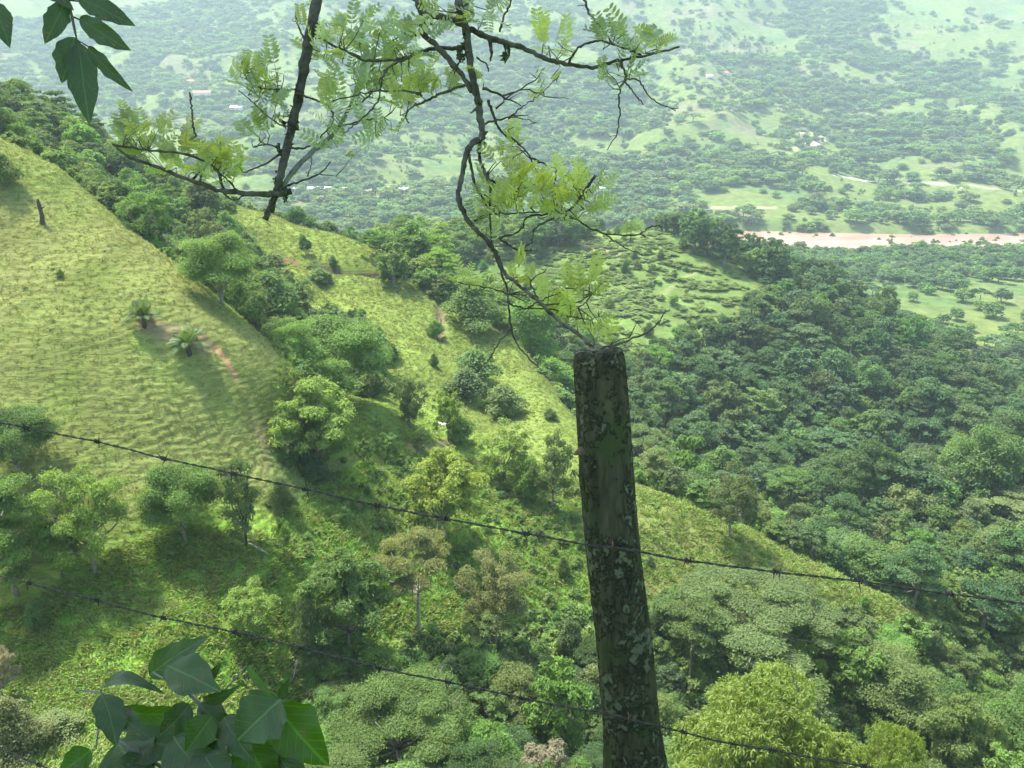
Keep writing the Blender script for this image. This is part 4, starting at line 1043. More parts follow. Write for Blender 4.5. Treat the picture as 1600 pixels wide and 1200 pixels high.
c3 = node(n, 'ShaderNodeValToRGB'); c3.color_ramp.elements[0].position = .35; c3.color_ramp.elements[0].color = (.09, .10, .06, 1); c3.color_ramp.elements[1].position = .7; c3.color_ramp.elements[1].color = (.11, .125, .078, 1); l.new(n5_.outputs[0], c3.inputs[0])
x2 = node(n, 'ShaderNodeMix', data_type='RGBA'); l.new(m3_.outputs[0], x2.inputs[0]); l.new(x1.outputs[2], x2.inputs[6]); l.new(c3.outputs[0], x2.inputs[7])
l.new(x2.outputs[2], bs.inputs['Base Color'])
ab = node(n, 'ShaderNodeMath', operation='ADD'); l.new(n1_.outputs[0], ab.inputs[0]); l.new(m3_.outputs[0], ab.inputs[1])
bp = node(n, 'ShaderNodeBump'); bp.inputs['Distance'].default_value = .011; l.new(ab.outputs[0], bp.inputs['Height']); l.new(bp.outputs[0], bs.inputs['Normal'])
l.new(bs.outputs[0], out.inputs[0]); M_post = m

ax = catmull([atY(px, py, Y) for px, py, Y in ((935, 549, 1.56), (944, 680, 1.53), (957, 850, 1.49), (975, 1000, 1.46), (984, 1100, 1.44), (994, 1200, 1.42), (1002, 1320, 1.40), (1010, 1500, 1.38))], 36)
hwpx = np.interp(np.arange(len(ax)) / (len(ax) - 1), [0, .02, .12, .3, .5, .62, .72, .85, 1], [38, 41, 41.5, 42, 43, 43.5, 50, 66, 80])
Dd = ax[:, 1] * CP + ax[:, 2] * SP; rad = hwpx / FPX * Dd
NS = 96; a = np.arange(NS) * 2 * math.pi / NS; tg = unit(np.gradient(ax, axis=0)); uu = unit(np.cross(tg, [0, 1.0, 0])); vv = np.cross(tg, uu)
L_ = np.linspace(0, 1.35, len(ax))[:, None]; A_ = a[None]
def cyl(f, s, o=4): return fbm(np.cos(A_) * f + 40 + L_ * 0, np.sin(A_) * f + 40 + L_ * s, o, s) 
rr_ = rad[:, None] * (1 + .06 * cyl(2.2, 3.0) + .05 * cyl(9, 7.0) + .035 * cyl(22, 30.0, 3))
crack = np.exp(-((A_ - (math.pi + 1.02)) / .045)**2) * (.10 + .05 * np.sin(L_ * 17)); rr_ = rr_ * (1 - crack)
kn = np.exp(-(((L_ - 1.16) / .05)**2)) * np.exp(-((np.angle(np.exp(1j * (A_ - math.pi)))) / .5)**2) * .18; rr_ = rr_ * (1 + kn)
V = ax[:, None] + rr_[..., None] * (np.cos(A_)[..., None] * uu[:, None] + np.sin(A_)[..., None] * vv[:, None])
tops = []
for f_, dz in ((.93, .004), (.8, .006), (.5, .004), (.2, .002)):
    tp_ = ax[0] + (V[0] - ax[0]) * f_ + np.array([0, 0, dz]) + np.array([0, 0, 1.0]) * (.004 * fbm(np.cos(a) * 3 * f_ + 9, np.sin(a) * 3 * f_ + 9, 3))[:, None]
    tops.insert(0, tp_)
V = np.concatenate([np.array(tops), V]); nr_ = len(V); i = np.arange(nr_ - 1)[:, None] * NS; j = np.arange(NS)[None]
F = np.stack([i + j, i + NS + j, i + NS + (j + 1) % NS, i + (j + 1) % NS], -1).reshape(-1, 4)
Vf = V.reshape(-1, 3); cc_ = len(Vf); Vf = np.vstack([Vf, V[0].mean(0)]); jj = np.arange(0, NS, 2)
F = np.vstack([F, np.stack([np.full(len(jj), cc_), jj, (jj + 1) % NS, (jj + 2) % NS], -1)])
post = empty('fence_post', ax[-1] + np.array([0, 0, .1])); tag(post, 'thick dark rough wooden fence post with moss and pale lichen patches, nearest the camera', 'fence post')
def rel(V, o): return np.asarray(V) - np.array(o.location)
link('shaft', mesh_np('shaft', rel(Vf, post), F, [M_post]), post)
M_fung = mat_simple('fungus', (.10, .075, .045), nscale=60, var=.3)
fb = atD(905, 708, 1.60); 
Fv, Ff = tube([fb + np.array([-.010, 0, -.003]), fb + np.array([-.004, 0, .001]), fb + np.array([.008, .004, .004])], [.002, .006, .009], 8)
link('bracket_fungus', mesh_np('bracket_fungus', rel(Fv, post), Ff, [M_fung]), post)
fl = [tube([atD(907, 718, 1.61), atD(908, 745, 1.62), atD(912, 775, 1.63), atD(918, 800, 1.64)], [.003, .006, .006, .003], 6), tube([atD(915, 725, 1.60), atD(917, 750, 1.61), atD(922, 770, 1.62)], [.003, .005, .003], 6)]
Fv, Ff = join(fl); link('bark_flap', mesh_np('bark_flap', rel(Fv, post), Ff, [M_post]), post)

for sx, sy, D_ in ((957, 853, 1.640), (982, 1124, 1.718)):      # staples nailed over the wires
    c_ = atD(sx, sy, D_); V, F = tube([c_ + np.array([.001, .012, -.007]), c_ + np.array([0, -.004, -.006]), c_ + np.array([0, -.0065, 0]), c_ + np.array([0, -.004, .006]), c_ + np.array([.001, .012, .007])], .0013, 6)
    link('staple', mesh_np('staple', rel(V, post), F, [mat_simple('rusty_staple', (.12, .07, .04), nscale=80, var=.3)]), post)
# ---------------------------------------------------------------- barbed wires
M_wire = mat_simple('weathered_wire', (.035, .035, .032), rough=.7, nscale=60, col2=(.075, .07, .06), bump=.0005, metal=.3)
def barbed(pts, barbs, label, seed):
    g = np.random.default_rng(seed)
    c = catmull([atD(x, y, D) for x, y, D in pts], 26)
    s = np.concatenate([[0], np.cumsum(np.linalg.norm(np.diff(c, axis=0), axis=1))]); n_ = int(s[-1] / .004); q = np.linspace(0, s[-1], n_)
    c = np.stack([np.interp(q, s, c[:, i]) for i in range(3)], -1); c[:, 2] += .0016 * fbm(q / .05, q * 0, 3, seed)
    tg = unit(np.gradient(c, axis=0)); u = unit(np.cross(tg, [0, 0, 1.0])); v = np.cross(tg, u); ph = q / .05 * 2 * math.pi
    P_ = []
    for k in (0, math.pi): P_.append(tube(c + .0014 * (np.cos(ph + k)[:, None] * u + np.sin(ph + k)[:, None] * v), .00125, 6))
    root = empty('barbed_wire', c[n_ // 2]); tag(root, label, 'barbed wire')
    V, F = join(P_); link('wire', mesh_np('wire', rel(V, root), F, [M_wire]), root)
    px, py = proj(c)
    for b in barbs:
        i = int(np.argmin(np.abs(px - b))); B = []
        t_ = np.linspace(-1, 1, 40); w = c[i] + tg[i] * (t_ * .007)[:, None] + .0040 * (np.cos(t_ * 9)[:, None] * u[i] + np.sin(t_ * 9)[:, None] * v[i])
        B.append(tube(w, .0013, 5))
        ang = g.uniform(0, 3.14)
        for sgn, off in ((1, .005), (-1, .005), (1, -.005), (-1, -.005)):
            a_ = ang + (0 if off > 0 else g.uniform(.7, 1.6)); d = (math.cos(a_) * u[i] + math.sin(a_) * v[i]) * sgn + tg[i] * g.uniform(-.5, .5); L_ = g.uniform(.013, .021)
            B.append(tube([c[i] + tg[i] * off, c[i] + tg[i] * off + d * L_ * .5, c[i] + tg[i] * off + d * L_], [.0014, .0012, .0005], 5))
        V, F = join(B); link('barb', mesh_np('barb', rel(V, root), F, [M_wire]), root)
barbed([(-160,622,2.12),(0,660,2.02),(150,690,1.94),(255,716,1.89),(365,740,1.83),(480,765,1.78),(600,792,1.74),(735,818,1.70),(820,833,1.68),(920,851,1.648),(965,856,1.640),(1005,863,1.642),(1080,877,1.63),(1210,893,1.60),(1345,909,1.56),(1485,928,1.53),(1600,943,1.50),(1760,962,1.47)],
       [40,152,257,366,478,590,700,822,1076,1212,1345,1486], 'upper barbed wire crossing the whole picture and the front of the post', 3)
barbed([(-160,862,2.2),(0,900,2.1),(150,938,2.02),(255,965,1.98),(370,988,1.93),(470,1012,1.89),(600,1045,1.85),(730,1072,1.81),(860,1100,1.77),(940,1113,1.735),(975,1122,1.72),(1035,1136,1.722),(1120,1157,1.71),(1205,1172,1.69),(1380,1203,1.65),(1500,1222,1.62),(1700,1250,1.6)],
       [45,152,257,367,471,590,700,815,1070,1208,1350], 'lower barbed wire crossing the foot of the post', 4)
barbed([(-160,1110,2.2),(0,1170,2.12),(85,1205,2.06),(200,1245,2.0),(400,1300,1.95)], [62], 'lowest barbed wire, seen only in the bottom left corner', 5)

# ---------------------------------------------------------------- hanging branches
M_limb = mat_simple('dark_limb', (.035, .035, .025), rough=.9, nscale=40, col2=(.10, .10, .075), bump=.003)
M_limb_grey = mat_simple('grey_limb', (.10, .11, .09), rough=.9, nscale=40, col2=(.20, .21, .18), bump=.002)
M_moss = mat_simple('limb_moss', (.03, .045, .02), rough=1, nscale=60, col2=(.08, .10, .05), bump=.003)
def pinnate(base, d, up, L_, g, pairs=7):
    """compound leaf: rachis with paired oval leaflets"""
    d = unit(d); up = unit(up - d * (up * d).sum()); sd = np.cross(d, up); out_ = []
    t = np.linspace(0, 1, 6); c = base + d * (t * L_)[:, None] - up * (.18 * L_ * t**2)[:, None]
    out_.append(tube(c, np.linspace(.0011, .0005, 6), 3, cap=False))
    for k in range(pairs):
        tt = .22 + .74 * k / (pairs - 1); p = base + d * tt * L_ - up * .18 * L_ * tt**2
        for s_ in (-1, 1):
            le = L_ * .30 * (1 - .35 * abs(tt - .55) / .5) * g.uniform(.85, 1.15); w = le * g.uniform(.17, .25)
            dd = unit(sd * s_ + d * .45 + up * g.uniform(-.25, .2)); nn = np.cross(dd, d) * s_; ww = np.cross(nn, dd)
            pts = np.array([p, p + dd * le * .3 + ww * w, p + dd * le * .72 + ww * w * .85, p + dd * le, p + dd * le * .72 - ww * w * .85, p + dd * le * .3 - ww * w])
            out_.append((pts, np.array([[0, 1, 2, 5], [5, 2, 3, 4]])))
    return join(out_)
def branch_thing(name, label, strokes, clusters, D0, seed, mains=(), cat='branch', moss=()):
    g = np.random.default_rng(seed); root = empty(name, atD(*strokes[0][0][0][:2], D0)); tag(root, label, cat)
    S = []; limbs = []; greys = []
    for si, st in enumerate(strokes):
        pts, w0, w1 = st[:3]; dof = st[3] if len(st) > 3 else g.uniform(-.05, .05)
        dE = st[4] if len(st) > 4 else dof
        k = len(pts); P_ = [atD(x, y, D0 + dof + (dE - dof) * i / max(k - 1, 1) + (g.uniform(-.015, .015) if 0 < i < k - 1 else 0)) for i, (x, y) in enumerate(pts)]
        c = catmull(P_, 7) if k > 2 else np.array(P_); nn = len(c)
        c = c + g.normal(size=c.shape) * .0012
        r_ = np.linspace(w0, w1, nn) / 2 / FPX * D0 * (1 + .10 * g.normal(size=nn)); S.append(c)
        part = tube(c, np.maximum(r_, .0008), 8 if w0 > 7 else 5)
        (greys if len(st) > 5 else limbs).append(part)
        if w0 < 8:     # thorny side twiglets
            for q in range(max(1, nn // 9)):
                i = int(g.integers(1, nn)); limbs.append(tube([c[i], c[i] + g.normal(size=3) * .012], [.0012, .0005], 4))
    if greys: V, F = join(greys); link('grey_limb', mesh_np('grey_limb', rel(V, root), F, [M_limb_grey]), root)
    # moss cushions on the old wood
    for (x, y, s_) in moss:
        mo = []
        for q in range(12):
            p = atD(x + g.normal() * s_ * .5, y + g.normal() * s_ * .8, D0 + g.uniform(-.02, .02)); mo.append(tube([p, p + g.normal(size=3) * .008, p + np.array([0, 0, -g.uniform(.004, .018)])], [.004, .0055, .001], 5))
        V, F = join(mo); link('moss', mesh_np('moss', rel(V, root), F, [M_moss]), root)
    allp = np.vstack(S); tw = []
    for (cx, cy, rx, ry, cnt, col) in clusters:
        Ls = []
        for q in range(int(cnt * .95)):
            a = g.uniform(0, 6.28); rr = math.sqrt(g.random()); p = atD(cx + rx * rr * math.cos(a), cy + ry * rr * math.sin(a), D0 + g.uniform(-.10, .10))
            cdir = p - atD(cx, cy + ry * .8, D0)
            d = unit(unit(cdir) * .8 + np.array([0, 0, .35]) + g.normal(size=3) * .45); up = unit(np.array([0, -.5, .8]) + g.normal(size=3) * .5)
            L_ = g.uniform(26, 58) / FPX * D0
            b = p - d * L_ * .45; Ls.append(pinnate(b, d, up, L_, g, int(g.integers(6, 9))))
            k = int(np.argmin(np.linalg.norm(allp - b, axis=1)))
            if q % 2 == 0:
                e = allp[k]; m_ = (b + e) / 2 + g.normal(size=3) * .008; tw.append(tube([e, m_, b], [.0016, .0012, .0009], 4, cap=False))
        V, F = join(Ls)
        mt = LEAFM.setdefault(col, mat_leaf('leaflets', transl=.35, use_obj=False, col=col, var=.3, nscale=14, warmth=0, gloss=.03))
        link('leaves', mesh_np('leaves', rel(V, root), F, [mt], False), root)
    V, F = join(tw + limbs); link('limb', mesh_np('limb', rel(V, root), F, [M_limb]), root)
    return root
LEAFM = {}
YG = (.31, .38, .14); GG = (.24, .32, .15); BY = (.38, .45, .12)
A = [([(640,-900),(540,-300),(500,-45),(495,0),(483,60),(471,130),(458,190),(446,240),(437,280),(428,310),(415,343)], 21, 10, 0, .0),
     ([(455,299),(430,303),(400,303),(350,299),(310,286),(250,263),(210,249),(176,226)], 11, 3, 0, -.1),
     ([(176,226),(232,235),(290,241),(335,262),(350,299)], 3, 5, -.1, 0),
     ([(345,299),(365,312),(385,303)], 3, 2), ([(310,286),(318,262),(312,232)], 4, 2), ([(300,280),(330,250),(345,222)], 4, 2), ([(372,300),(352,278),(325,258)], 4, 2),
     ([(436,298),(470,255),(520,210),(545,170),(562,120)], 9, 4, 0, .05, 1),
     ([(444,292),(470,283),(500,271),(516,253)], 4, 2), ([(480,276),(486,258),(487,245)], 2, 1), ([(500,272),(525,274)], 2, 1),
     ([(440,240),(410,258),(381,270)], 4, 2), ([(435,230),(415,226),(395,230)], 3, 2), ([(451,232),(480,230),(500,222)], 4, 2),
     ([(462,145),(490,155),(515,168),(520,190),(500,215)], 4, 2), ([(478,50),(500,60),(540,80),(575,92),(607,94)], 4, 3),
     ([(296,145),(299,165),(301,190),(306,215)], 3, 3, -.05), ([(470,140),(440,140),(400,135),(380,115)], 3, 2), ([(455,200),(430,190),(400,165),(372,140)], 3, 1.5), ([(480,70),(465,40),(462,20)], 3, 2), ([(520,200),(560,190),(600,185)], 3, 1.5),
     ([(540,175),(575,150),(600,110),(610,60)], 3, 1.5)]
CA = [(245,215,60,28,34,YG),(300,250,62,26,34,YG),(350,245,30,24,14,YG),(205,200,28,20,8,YG),(355,270,25,16,8,(.24,.33,.08)),
      (400,110,42,26,18,YG),(415,160,30,40,16,GG),(425,110,25,25,8,GG),(520,70,38,28,18,YG),(590,60,45,32,22,GG),(545,130,50,35,24,GG),(610,120,50,35,22,GG),(500,150,20,40,8,YG),(590,190,36,22,9,GG),(520,215,30,22,7,GG),(470,25,12,10,3,YG),(405,205,26,18,6,GG),(548,240,22,10,3,GG)]
branch_thing('hanging_branch', 'dark mossy limb hanging from the top with a broken tip and leafy side twigs', A, CA, 2.45, 21, moss=[(490,45,9),(484,65,8),(466,150,8),(455,200,9),(446,235,8),(433,285,8),(444,302,8),(425,318,6)])
Bs = [([(690,-900),(700,-300),(712,-45),(716,0),(727,45),(737,110),(745,150),(750,185),(753,215),(738,224),(728,245),(721,280),(716,305),(724,330),(740,355),(761,377),(776,400),(790,430)], 13, 6, 0, -.05),
      ([(790,430),(800,437),(815,448),(842,472),(872,499),(905,523),(930,549)], 6, 5, -.05, -.28),
      ([(752,215),(749,240),(752,255),(761,277),(779,290),(800,312)], 7, 3), ([(732,240),(740,280),(752,307),(760,322)], 5, 3),
      ([(762,270),(765,292),(767,370),(779,415),(791,448),(795,481),(800,517),(812,544),(842,574)], 4, 2.5, 0, -.05),
      ([(800,513),(780,535),(765,560),(747,578)], 3, 1.5, -.04),
      ([(640,-500),(636,-200),(642,-30),(653,0),(663,21),(695,28),(723,38),(747,52),(786,66),(817,75),(856,93),(891,101),(926,105),(964,95),(1010,86),(1062,73)], 15, 3, .02, 0),
      ([(663,21),(660,49),(681,70),(702,94),(723,119),(737,142)], 10, 8, .02, 0), ([(660,52),(646,55),(633,52)], 5, 3),
      ([(720,76),(688,75),(660,80),(639,89),(607,94),(565,93),(530,73)], 7, 3), ([(640,88),(605,108),(596,130),(590,160),(560,190),(536,210)], 4, 2),
      ([(730,132),(688,147),(667,157),(642,168),(634,182),(639,191)], 5, 2), ([(660,150),(639,143),(590,142),(565,147),(520,157)], 4, 2),
      ([(889,99),(901,77),(926,65),(950,66),(975,75),(1003,86)], 4, 3), ([(970,94),(978,122),(968,140),(968,175),(964,206),(949,234)], 4, 1.5),
      ([(978,122),(1000,128),(1017,154),(1055,173)], 3, 1.5), ([(978,128),(990,145),(1005,163)], 3, 1.5), ([(880,-500),(895,-200),(905,-35),(914,0),(919,17),(935,38),(958,68)], 5, 3),
      ([(762,157),(772,182),(781,203),(810,224),(828,245),(845,280)], 5, 2), ([(758,193),(800,182),(825,180)], 4, 1.5), ([(800,183),(820,186),(840,192)], 2, 1), ([(775,170),(800,147),(835,126),(852,104)], 3, 1.5),
      ([(755,138),(786,150),(814,165)], 5, 2), ([(786,150),(821,140),(856,151),(888,154)], 3, 1), ([(795,186),(814,168),(845,147),(873,119)], 2.5, 1), ([(828,246),(850,256),(870,264)], 4, 2),
      ([(930,274),(914,298),(896,322),(878,335),(848,349),(833,361)], 5, 3), ([(880,334),(896,340),(920,355),(950,366),(992,367),(1016,355),(1030,352)], 4, 2), ([(947,367),(968,382),(1004,400)], 3, 1.5),
      ([(770,366),(794,382),(812,391),(830,391)], 4, 2), ([(780,372),(812,361),(824,340),(850,335),(880,334)], 3, 3), ([(812,388),(830,379),(834,361)], 3, 2), ([(740,346),(764,334),(794,334),(830,331),(875,334)], 3, 2),
      ([(795,470),(797,475),(815,481),(842,482),(890,484),(908,478),(925,460),(941,442)], 3, 2, -.05), ([(824,481),(848,469),(887,450)], 3, 1.5, -.05), ([(850,476),(890,475),(920,463)], 3, 1.5, -.08), ([(885,494),(902,496),(926,499),(941,487)], 3, 1, -.12),
      ([(795,460),(770,451),(716,442)], 3, 1), ([(842,470),(836,457),(830,439),(854,421)], 3, 1.5, -.06), ([(928,547),(947,544),(980,532),(1010,520),(1028,505),(1040,484)], 4, 2, -.25, -.1), ([(983,529),(995,502)], 2, 1, -.15),
      ([(765,60),(768,80),(766,95)], 7, 3), ([(720,75),(715,88),(720,95)], 8, 3), ([(790,64),(795,80),(790,92)], 8, 2), ([(745,90),(760,100),(764,112)], 3, 2), ([(780,50),(790,20),(802,-5)], 4, 3), ([(712,20),(730,5),(740,-20)], 4, 3)]
CB = [(690,15,40,22,12,YG),(760,15,40,22,10,GG),(640,60,50,30,16,GG),(640,115,48,22,16,YG),(690,130,28,20,8,YG),(620,150,32,18,8,YG),(560,40,34,24,10,GG),
      (865,62,32,20,14,YG),(975,52,40,24,16,GG),(1010,68,28,14,9,YG),(965,108,32,20,12,GG),(850,135,26,20,4,YG),(752,110,14,12,3,YG),
      (805,215,30,18,9,YG),(790,240,30,14,7,YG),(820,262,22,22,9,BY),(775,305,34,26,22,YG),(830,300,44,26,26,BY),(880,285,40,26,24,BY),(920,295,34,32,20,YG),(900,320,50,18,14,YG),(745,335,22,12,5,GG),
      (735,430,30,16,9,BY),(815,418,28,20,9,BY),(875,455,40,24,20,BY),(915,440,32,20,16,BY),(850,478,26,12,7,BY),(905,490,34,14,9,BY),(935,515,24,14,9,BY),(1000,352,24,7,4,YG),(765,360,22,8,4,YG)]
branch_thing('hanging_branch', 'twisted many-forked branch with yellow-green leaf tufts, its tip reaching the post top', Bs, CB, 2.05, 22, moss=[(753,218,7),(747,160,6),(727,60,6),(664,35,7),(790,85,5),(722,85,6)])

# ---------------------------------------------------------------- broad leaves near the lens
def mat_broad(name, col, transl=.25):
    m, n, l = new_mat(name)
    out = node(n, 'ShaderNodeOutputMaterial'); bs = node(n, 'ShaderNodeBsdfPrincipled'); bs.inputs['Roughness'].default_value = .42; bs.inputs['Specular IOR Level'].default_value = .4
    tr = node(n, 'ShaderNodeBsdfTranslucent'); mx = node(n, 'ShaderNodeMixShader'); mx.inputs[0].default_value = transl
    uv = node(n, 'ShaderNodeUVMap', uv_map='leafuv'); sp = node(n, 'ShaderNodeSeparateXYZ'); l.new(uv.outputs[0], sp.inputs[0])
    ab = node(n, 'ShaderNodeMath', operation='ABSOLUTE'); l.new(sp.outputs['Y'], ab.inputs[0])
    mid = node(n, 'ShaderNodeMapRange'); mid.inputs[1].default_value = .03; mid.inputs[2].default_value = .07; mid.inputs[3].default_value = 1; mid.inputs[4].default_value = 0; l.new(ab.outputs[0], mid.inputs[0])
    k = node(n, 'ShaderNodeMath', operation='MULTIPLY_ADD'); l.new(ab.outputs[0], k.inputs[0]); k.inputs[1].default_value = -.32; l.new(sp.outputs['X'], k.inputs[2])
    k2 = node(n, 'ShaderNodeMath', operation='MULTIPLY'); l.new(k.outputs[0], k2.inputs[0]); k2.inputs[1].default_value = 46
    sn = node(n, 'ShaderNodeMath', operation='SINE'); l.new(k2.outputs[0], sn.inputs[0])
    vn = node(n, 'ShaderNodeMapRange'); vn.inputs[1].default_value = .93; vn.inputs[2].default_value = 1.0; l.new(sn.outputs[0], vn.inputs[0])
    mxx = node(n, 'ShaderNodeMath', operation='MAXIMUM'); l.new(mid.outputs[0], mxx.inputs[0]); l.new(vn.outputs[0], mxx.inputs[1])
    v2 = node(n, 'ShaderNodeMath', operation='MULTIPLY'); l.new(mxx.outputs[0], v2.inputs[0]); v2.inputs[1].default_value = .45
    tc = node(n, 'ShaderNodeTexCoord'); nz = node(n, 'ShaderNodeTexNoise'); nz.inputs['Scale'].default_value = 18; nz.inputs['Detail'].default_value = 4; l.new(tc.outputs['Object'], nz.inputs['Vector'])
    c0 = node(n, 'ShaderNodeMix', data_type='RGBA'); l.new(nz.outputs[0], c0.inputs[0]); c0.inputs[6].default_value = (*(np.array(col) * .7), 1); c0.inputs[7].default_value = (*(np.array(col) * 1.3), 1)
    c1 = node(n, 'ShaderNodeMix', data_type='RGBA'); l.new(v2.outputs[0], c1.inputs[0]); l.new(c0.outputs[2], c1.inputs[6]); c1.inputs[7].default_value = (*(np.array(col) * 2.2 + .02), 1)
    ns = node(n, 'ShaderNodeTexNoise'); ns.inputs['Scale'].default_value = 95; ns.inputs['Detail'].default_value = 2; l.new(tc.outputs['Object'], ns.inputs['Vector'])
    sr = node(n, 'ShaderNodeMapRange'); sr.inputs[1].default_value = .68; sr.inputs[2].default_value = .72; l.new(ns.outputs[0], sr.inputs[0])
    c0_ = c1; c1 = node(n, 'ShaderNodeMix', data_type='RGBA'); l.new(sr.outputs[0], c1.inputs[0]); l.new(c0_.outputs[2], c1.inputs[6]); c1.inputs[7].default_value = (.12, .09, .035, 1)
    l.new(c1.outputs[2], bs.inputs['Base Color'])
    bb = node(n, 'ShaderNodeMix', data_type='RGBA', blend_type='MULTIPLY'); bb.inputs[0].default_value = 1; l.new(c1.outputs[2], bb.inputs[6]); bb.inputs[7].default_value = (1.6, 1.7, .4, 1); l.new(bb.outputs[2], tr.inputs[0])
    bp = node(n, 'ShaderNodeBump'); bp.inputs['Distance'].default_value = .0015; bp.inputs['Strength'].default_value = .6; bp.invert = True; l.new(mxx.outputs[0], bp.inputs['Height']); l.new(bp.outputs[0], bs.inputs['Normal'])
    l.new(bs.outputs[0], mx.inputs[1]); l.new(tr.outputs[0], mx.inputs[2]); l.new(mx.outputs[0], out.inputs[0]); return m
def broad_leaf(root, b, t, wpx, D0, D1, mat, g, arch=.12, roll=0.0, shape=.42, curl=.15, eaten=.0):
    B, T = atD(*b, D0), atD(*t, D1); L_ = np.linalg.norm(T - B); w = .97 * wpx / FPX * (D0 + D1) / 4
    d = unit(T - B); toc = unit(-(B + T)); nr = unit(toc - d * (toc * d).sum()); sd = np.cross(d, nr)
    nr2 = nr * math.cos(roll) + sd * math.sin(roll); sd = np.cross(d, nr2)
    nu, nv = 22, 10; V = []; UV = []
    for i in range(nu + 1):
        u = i / nu; prof = (math.sin(math.pi * u ** (math.log(.5) / math.log(shape))) ** .8 if 0 < u < 1 else 0) * (1 - .25 * u**4) 
        prof *= 1 + eaten * float(fbm(np.array([u * 9.]), np.array([wpx * 1.]), 2))
        c = B + d * L_ * u + nr2 * L_ * (arch * 4 * u * (1 - u) - .1 * u * u)
        for j in range(nv + 1):
            v = j / nv * 2 - 1; e = 1 + .05 * math.sin(u * 21 + (3 if v > 0 else 0)) * abs(v)
            V.append(c + sd * (w * prof * v * e / max(math.cos(roll), .45)) + nr2 * (w * prof * (curl * abs(v) ** 1.5 + .13 * math.sin(u * 13 + v * 3 + wpx) * abs(v)))); UV.append((u, v * max(prof, .001)))
    k = np.arange(nu)[:, None] * (nv + 1) + np.arange(nv)[None]; F = np.stack([k, k + 1, k + nv + 2, k + nv + 1], -1).reshape(-1, 4)
    me = mesh_np('leaf', rel(np.array(V), root), F, [mat]); ul = me.uv_layers.new(name='leafuv'); ul.data.foreach_set('uv', np.array(UV, np.float32)[F.ravel()].ravel())
    return link('leaf', me, root)
M_lf_dark = mat_broad('dark_leaf', (.032, .066, .016), .22); M_lf_mid = mat_broad('soft_leaf', (.042, .085, .022), .2); M_lf_lit = mat_broad('lit_leaf', (.045, .105, .010), .45)  # darker, softer and lit copies of one leaf; light put into the colour
g = np.random.default_rng(31)
tl = empty('leafy_twig', atD(100, -40, 1.6)); tag(tl, 'twig with large dark pointed leaves hanging in the top left corner', 'branch')
V, F = join([tube([atD(x, y, 1.6) for x, y in p], r_, 5) for p, r_ in (([(95,-45),(106,0),(113,28),(120,62),(122,72)], [.0035,.003,.003,.002,.0015]), ([(106,0),(125,2)], .0018), ([(112,25),(127,32)], .0018), ([(120,62),(137,72)], .0015), ([(-20,-30),(-4,6)], .002), ([(95,-45),(-20,-30)], .003))])
link('stem', mesh_np('stem', rel(V, tl), F, [M_limb]), tl)
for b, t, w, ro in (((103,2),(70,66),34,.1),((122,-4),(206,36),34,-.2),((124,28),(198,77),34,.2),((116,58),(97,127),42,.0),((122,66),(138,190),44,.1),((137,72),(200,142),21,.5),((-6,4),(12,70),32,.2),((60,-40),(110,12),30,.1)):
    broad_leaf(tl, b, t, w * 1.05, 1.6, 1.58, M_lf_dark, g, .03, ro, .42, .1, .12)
fp = empty('broad_leaved_plant', atD(330, 1500, 1.45)); tag(fp, 'big-leaved dark green plant close to the lens at the bottom left', 'plant')
V, F = join([tube([atD(x, y, d_) for x, y, d_ in p], r_, 6) for p, r_ in (
    ([(330,1500,1.45),(325,1250,1.38),(318,1180,1.35),(312,1100,1.33),(290,1080,1.33),(238,1050,1.33)], [.007,.005,.004,.003,.002,.0015]),
    ([(325,1250,1.38),(400,1180,1.33),(430,1100,1.3),(438,1088,1.3)], [.004,.003,.0022,.0015]), ([(438,1088,1.3),(458,1060,1.3),(465,1030,1.3)], [.0012,.0012,.0008]),
    ([(325,1250,1.38),(240,1190,1.32),(185,1155,1.3),(160,1083,1.3),(118,1077,1.3)], [.004,.003,.0025,.002,.001]), ([(312,1100,1.33),(345,1085,1.33),(385,1040,1.33)], [.002,.0015,.001]),
    ([(160,1083,1.3),(150,1170,1.31),(140,1172,1.31)], .0012))])
link('stem', mesh_np('stem', rel(V, fp), F, [M_limb_grey]), fp)
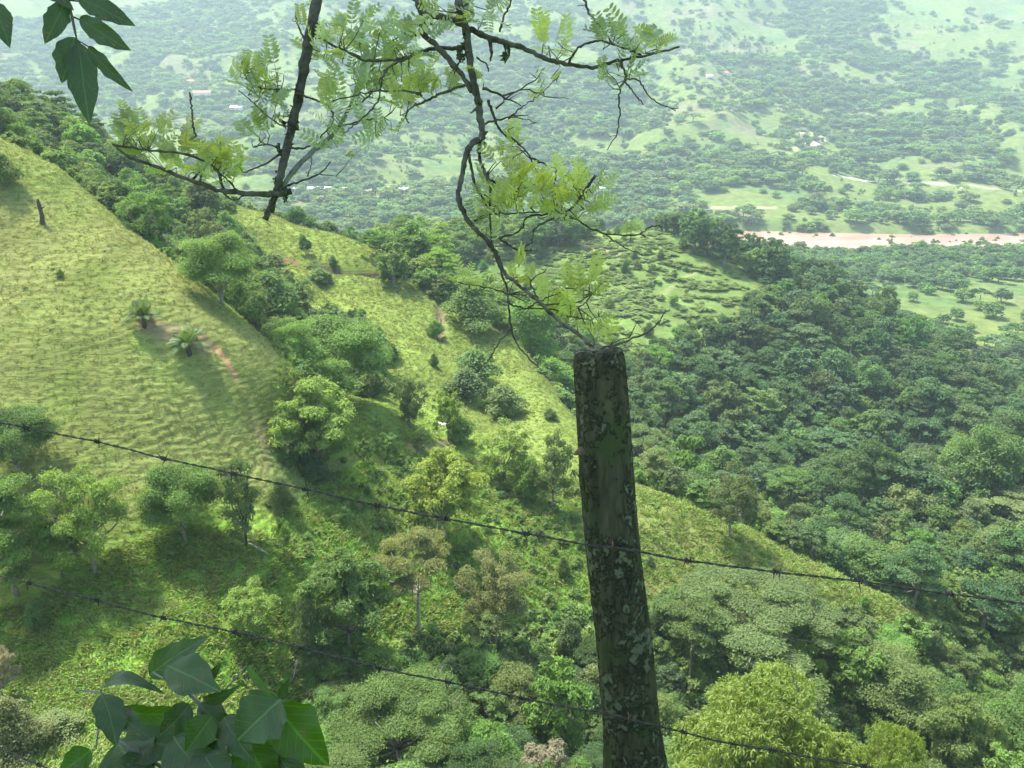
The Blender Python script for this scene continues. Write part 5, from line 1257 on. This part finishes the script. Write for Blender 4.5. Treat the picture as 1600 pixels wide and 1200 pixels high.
for b, t, w, m_, ro, ar in (((233,1055),(318,996),44,M_lf_mid,.3,.08),((262,1040),(342,1078),62,M_lf_mid,.2,.06),((158,1085),(184,1165),46,M_lf_dark,.2,.08),((158,1082),(254,1078),22,M_lf_dark,.6,.28),
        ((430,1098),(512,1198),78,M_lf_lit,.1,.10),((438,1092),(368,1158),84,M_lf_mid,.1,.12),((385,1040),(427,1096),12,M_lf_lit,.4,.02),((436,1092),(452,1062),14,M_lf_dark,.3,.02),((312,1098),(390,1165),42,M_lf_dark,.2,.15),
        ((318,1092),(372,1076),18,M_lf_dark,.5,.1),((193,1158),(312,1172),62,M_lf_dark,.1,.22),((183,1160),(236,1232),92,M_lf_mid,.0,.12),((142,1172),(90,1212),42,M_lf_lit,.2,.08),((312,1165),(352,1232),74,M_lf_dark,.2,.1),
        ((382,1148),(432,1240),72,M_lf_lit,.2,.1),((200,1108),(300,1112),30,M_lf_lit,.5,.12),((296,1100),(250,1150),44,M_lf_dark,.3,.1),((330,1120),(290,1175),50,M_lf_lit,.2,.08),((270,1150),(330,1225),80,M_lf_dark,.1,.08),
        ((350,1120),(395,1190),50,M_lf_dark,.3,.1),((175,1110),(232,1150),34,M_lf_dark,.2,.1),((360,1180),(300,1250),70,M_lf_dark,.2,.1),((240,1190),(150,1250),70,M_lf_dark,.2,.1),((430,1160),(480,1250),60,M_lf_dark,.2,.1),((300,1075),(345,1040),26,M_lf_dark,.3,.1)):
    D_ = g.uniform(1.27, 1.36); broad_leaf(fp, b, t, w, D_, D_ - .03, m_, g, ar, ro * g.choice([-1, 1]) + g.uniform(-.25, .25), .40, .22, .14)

# the tree the photographer stands under: its crown shades the post and the near leaves
g = np.random.default_rng(77)
sh = empty('overhanging_tree', (-3.4, .2, float(height(np.array([-3.4]), np.array([.2]))[0]))); tag(sh, 'tree whose crown hangs above the camera and shades the fence', 'tree')
cc0 = np.array([-2.5, 3.0, 4.0]); n_ = 5200
d = unit(g.normal(size=(n_, 3))); cen = cc0 + d * np.array([2.9, 2.3, 1.3]) * (g.random((n_, 1)) ** .4)
cen = cen[cen[:, 2] > 1.9]; n_ = len(cen)
V, F = cards(cen, unit(np.array([0, 0, 1.0]) + g.normal(size=(n_, 3)) * .6), g.uniform(.07, .13, n_), .5, g, .2)
c = link('crown', mesh_np('crown', rel(V, sh), F, [M_leaf], False), sh); c.color = (.09, .16, .04, 1)
b0 = np.array(sh.location); tp_ = np.array([-2.6, 2.2, 3.4])
P_ = [tube(curve(b0 - [0, 0, .4], tp_, .2, g, 9, .02), np.linspace(.19, .10, 9), 10)] + [tube(curve(tp_, cc0 + g.normal(size=3) * [1.5, 1.2, .5], .1, g, 6, .04), np.linspace(.06, .015, 6), 6) for _ in range(9)]
V, F = join(P_); link('trunk', mesh_np('trunk', rel(V, sh), F, [M_limb]), sh)

# ---------------------------------------------------------------- haze over the valley
zlo = float(GZ.min()) - 1.0; zhi = max(float(GZ.max()), 60.0) + 30.0
m, n, l = new_mat('valley_haze')
hv = node(n, 'ShaderNodeVolumePrincipled'); ho = node(n, 'ShaderNodeOutputMaterial')
hv.inputs['Color'].default_value = (.66, .84, .93, 1); hv.inputs['Density'].default_value = .000165; hv.inputs['Anisotropy'].default_value = .15
l.new(hv.outputs[0], ho.inputs['Volume'])
hx = 4200.0
hvv = [(sx * hx, sy * hx, z_) for z_ in (zlo, zhi) for sx, sy in ((-1, -1), (1, -1), (1, 1), (-1, 1))]
hm = bpy.data.meshes.new('haze'); hm.from_pydata(hvv, [], [(0, 3, 2, 1), (4, 5, 6, 7), (0, 1, 5, 4), (1, 2, 6, 5), (2, 3, 7, 6), (3, 0, 4, 7)])
hm.materials.append(m); tag(link('haze', hm), kind='stuff', label='pale blue haze hanging in the valley air')
